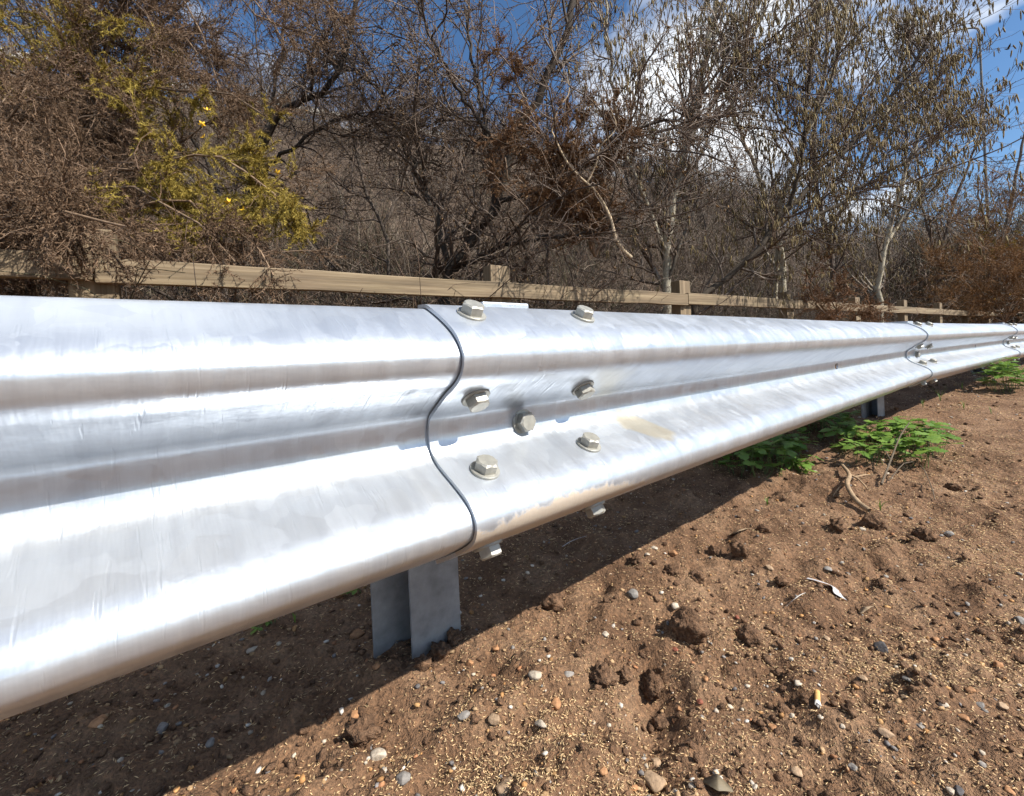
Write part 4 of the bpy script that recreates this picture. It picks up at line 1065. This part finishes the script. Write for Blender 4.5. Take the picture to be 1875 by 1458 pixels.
stick_obj('dry_stem', [([gp(1628, 885, .01), gp(1660, 872, .05), gp(1688, 880, .05), gp(1705, 900, .02), gp(1712, 918, .005)], .0022, .0012), ([gp(1614, 892, .01), gp(1632, 868, .05), gp(1650, 850, .10), gp(1668, 838, .14)], .004, .002), ([gp(1632, 868, .05), gp(1622, 860, .07)], .003, .0015)],
    M['bark'], 'dark bent stem with a thin arching stalk under the green weeds', 'stem', (.13, .10, .07))

# ---------------------------------------------------------------- weeds
def leaf_mesh(seed):
    r = random.Random(seed); half = [(0, 0), (.16, .16), (.30, .10), (.34, .30), (.44, .22), (.52, .36), (.60, .20), (.72, .24), (.80, .10), (1.0, 0)]
    bm = bmesh.new(); mid = [bm.verts.new((x, 0, -.10 * x * x + .03)) for x in (0, .3, .6, 1.0)]
    for s in (-1, 1):
        e = [bm.verts.new((x, s * y * r.uniform(.85, 1.15), -.12 * x * x + .16 * y + r.uniform(-.02, .02))) for x, y in half[1:-1]]
        seq = [mid[0]] + e + [mid[3]]; mi = [0, 0, 0, 1, 1, 1, 2, 2, 2, 3]
        for i in range(len(seq) - 1):
            a, b = seq[i], seq[i + 1]; m0, m1 = mid[mi[i]], mid[mi[i + 1]]
            f = [a, b] + ([m1] if m1 is not b else []) + ([m0] if m0 is not a and m0 is not m1 else [])
            f = list(dict.fromkeys(f))
            if len(f) >= 3: bm.faces.new(f if s < 0 else f[::-1])
    bmesh.ops.remove_doubles(bm, verts=bm.verts, dist=1e-5)
    for f in bm.faces: f.smooth = True
    me = bpy.data.meshes.new('leaf'); bm.to_mesh(me); bm.free(); me.materials.append(M['leaf']); return me
LEAVES = [leaf_mesh(i) for i in range(4)]
def weed(name, label, cx, cy, rx, ry, n, size, h, seed, group='green weeds on the verge'):
    r = random.Random(seed); base = ground_at(cx, cy); e = empty(name, label, 'plant', base, group)
    for i in range(n):
        a, q = r.uniform(0, 6.28), math.sqrt(r.random())
        p = ground_at(cx + rx * q * math.cos(a), min(cy + ry * q * math.sin(a), 1440)); hh = h * r.uniform(.35, 1.0) * (1.1 - .5 * q)
        top = p + np.array([r.uniform(-.03, .03), r.uniform(-.03, .03), hh])
        g = Geo(); g.tube(resample([p, (p + top) / 2 + np.array([r.uniform(-.01, .01), r.uniform(-.01, .01), .01]), top], 5)[None], np.array([.0014]), np.array([.0008]), (.12, .17, .05), 4, .1)
        link('stem', mesh_np('stem', np.vstack(g.V) - base, np.vstack(g.F), np.vstack(g.C), True), M['twig'], e)
        yaw = r.uniform(0, 6.28)
        for k in range(3):
            lo_ = link('leaf', LEAVES[r.randrange(4)], None, e, top - base)
            lo_.rotation_euler = (r.uniform(-.35, .35), r.uniform(-.35, .35), yaw + (k - 1) * 1.35 + r.uniform(-.2, .2))
            s = size * r.uniform(.7, 1.2) * (1.1 if k == 1 else .85); lo_.scale = (s, s, s)
    return e
weed('weed_clump', 'broad leafy green weed clump in full sun beside the second post', 1640, 828, 100, 30, 95, .062, .13, 1)
weed('weed_clump', 'dark leafy weed clump in the guardrail shadow', 1385, 848, 92, 30, 95, .060, .17, 2)
weed('weed_clump', 'small bright weed sprig at the right tip of the shaded clump', 1462, 860, 28, 8, 14, .045, .06, 3)
weed('weed_clump', 'shaded weeds under the rail between the two leafy clumps', 1510, 792, 50, 18, 60, .055, .15, 4)
weed('weed_clump', 'tall leafy weeds at the right edge beside the third post', 1850, 712, 45, 12, 46, .085, .22, 5)
weed('weed_seedling', 'tiny green seedling left of the near post under the rail', 495, 1146, 12, 5, 3, .020, .02, 6)
weed('weed_seedling', 'tiny green seedling just left of the near post plate', 655, 1085, 14, 6, 3, .022, .02, 7)
weed('weed_seedling', 'small green seedlings near the foot of the shaded weeds', 1720, 790, 10, 6, 4, .03, .04, 8)
def tuft(label, px, py, n, h, seed):
    r = random.Random(seed); p = ground_at(px, py); e = empty('grass_tuft', label, 'grass tuft', p, 'grass tufts on the verge'); me_all = []
    for i in range(n):
        a = r.uniform(0, 6.28); l = h * r.uniform(.6, 1.1); lean = r.uniform(.15, .7); w = .0016
        pts = np.array([[math.cos(a) * lean * l * t * t, math.sin(a) * lean * l * t * t, l * t * (1 - .25 * t * lean)] for t in (0, .35, .7, 1)])
        S = np.array([-math.sin(a), math.cos(a), 0]) * w
        V = np.vstack([pts - S * np.array([[1], [.9], [.6], [.05]]), pts + S * np.array([[1], [.9], [.6], [.05]]), pts + np.array([0, 0, -.0008])]); k = np.arange(3)
        F = np.vstack([np.stack([k, k + 8, k + 9, k + 1], 1), np.stack([k + 8, k + 4, k + 5, k + 9], 1)])
        b = link('blade', mesh_np('blade', V, F, None, True), M['leaf'], e)
for i, (px, py, n, h, lb) in enumerate(((1722, 735, 7, .10, 'grass tuft with a few blades beyond the second post'), (1690, 745, 4, .06, 'sparse grass blades right of the second post'), (1762, 715, 5, .07, 'grass tuft in the far strip of shadow'), (1765, 750, 5, .06, 'short green grass sprouts left of the right frame'), (1815, 760, 5, .06, 'grass sprouts at the right, outside the frame'), (1612, 935, 6, .04, 'short grass tuft beside the forked root'), (540, 1140, 3, .03, 'two thin grass blades under the rail at left'), (1405, 925, 6, .035, 'faint grass sprouts below the shaded weeds'))):
    tuft(lb, px, py, n, h, i)
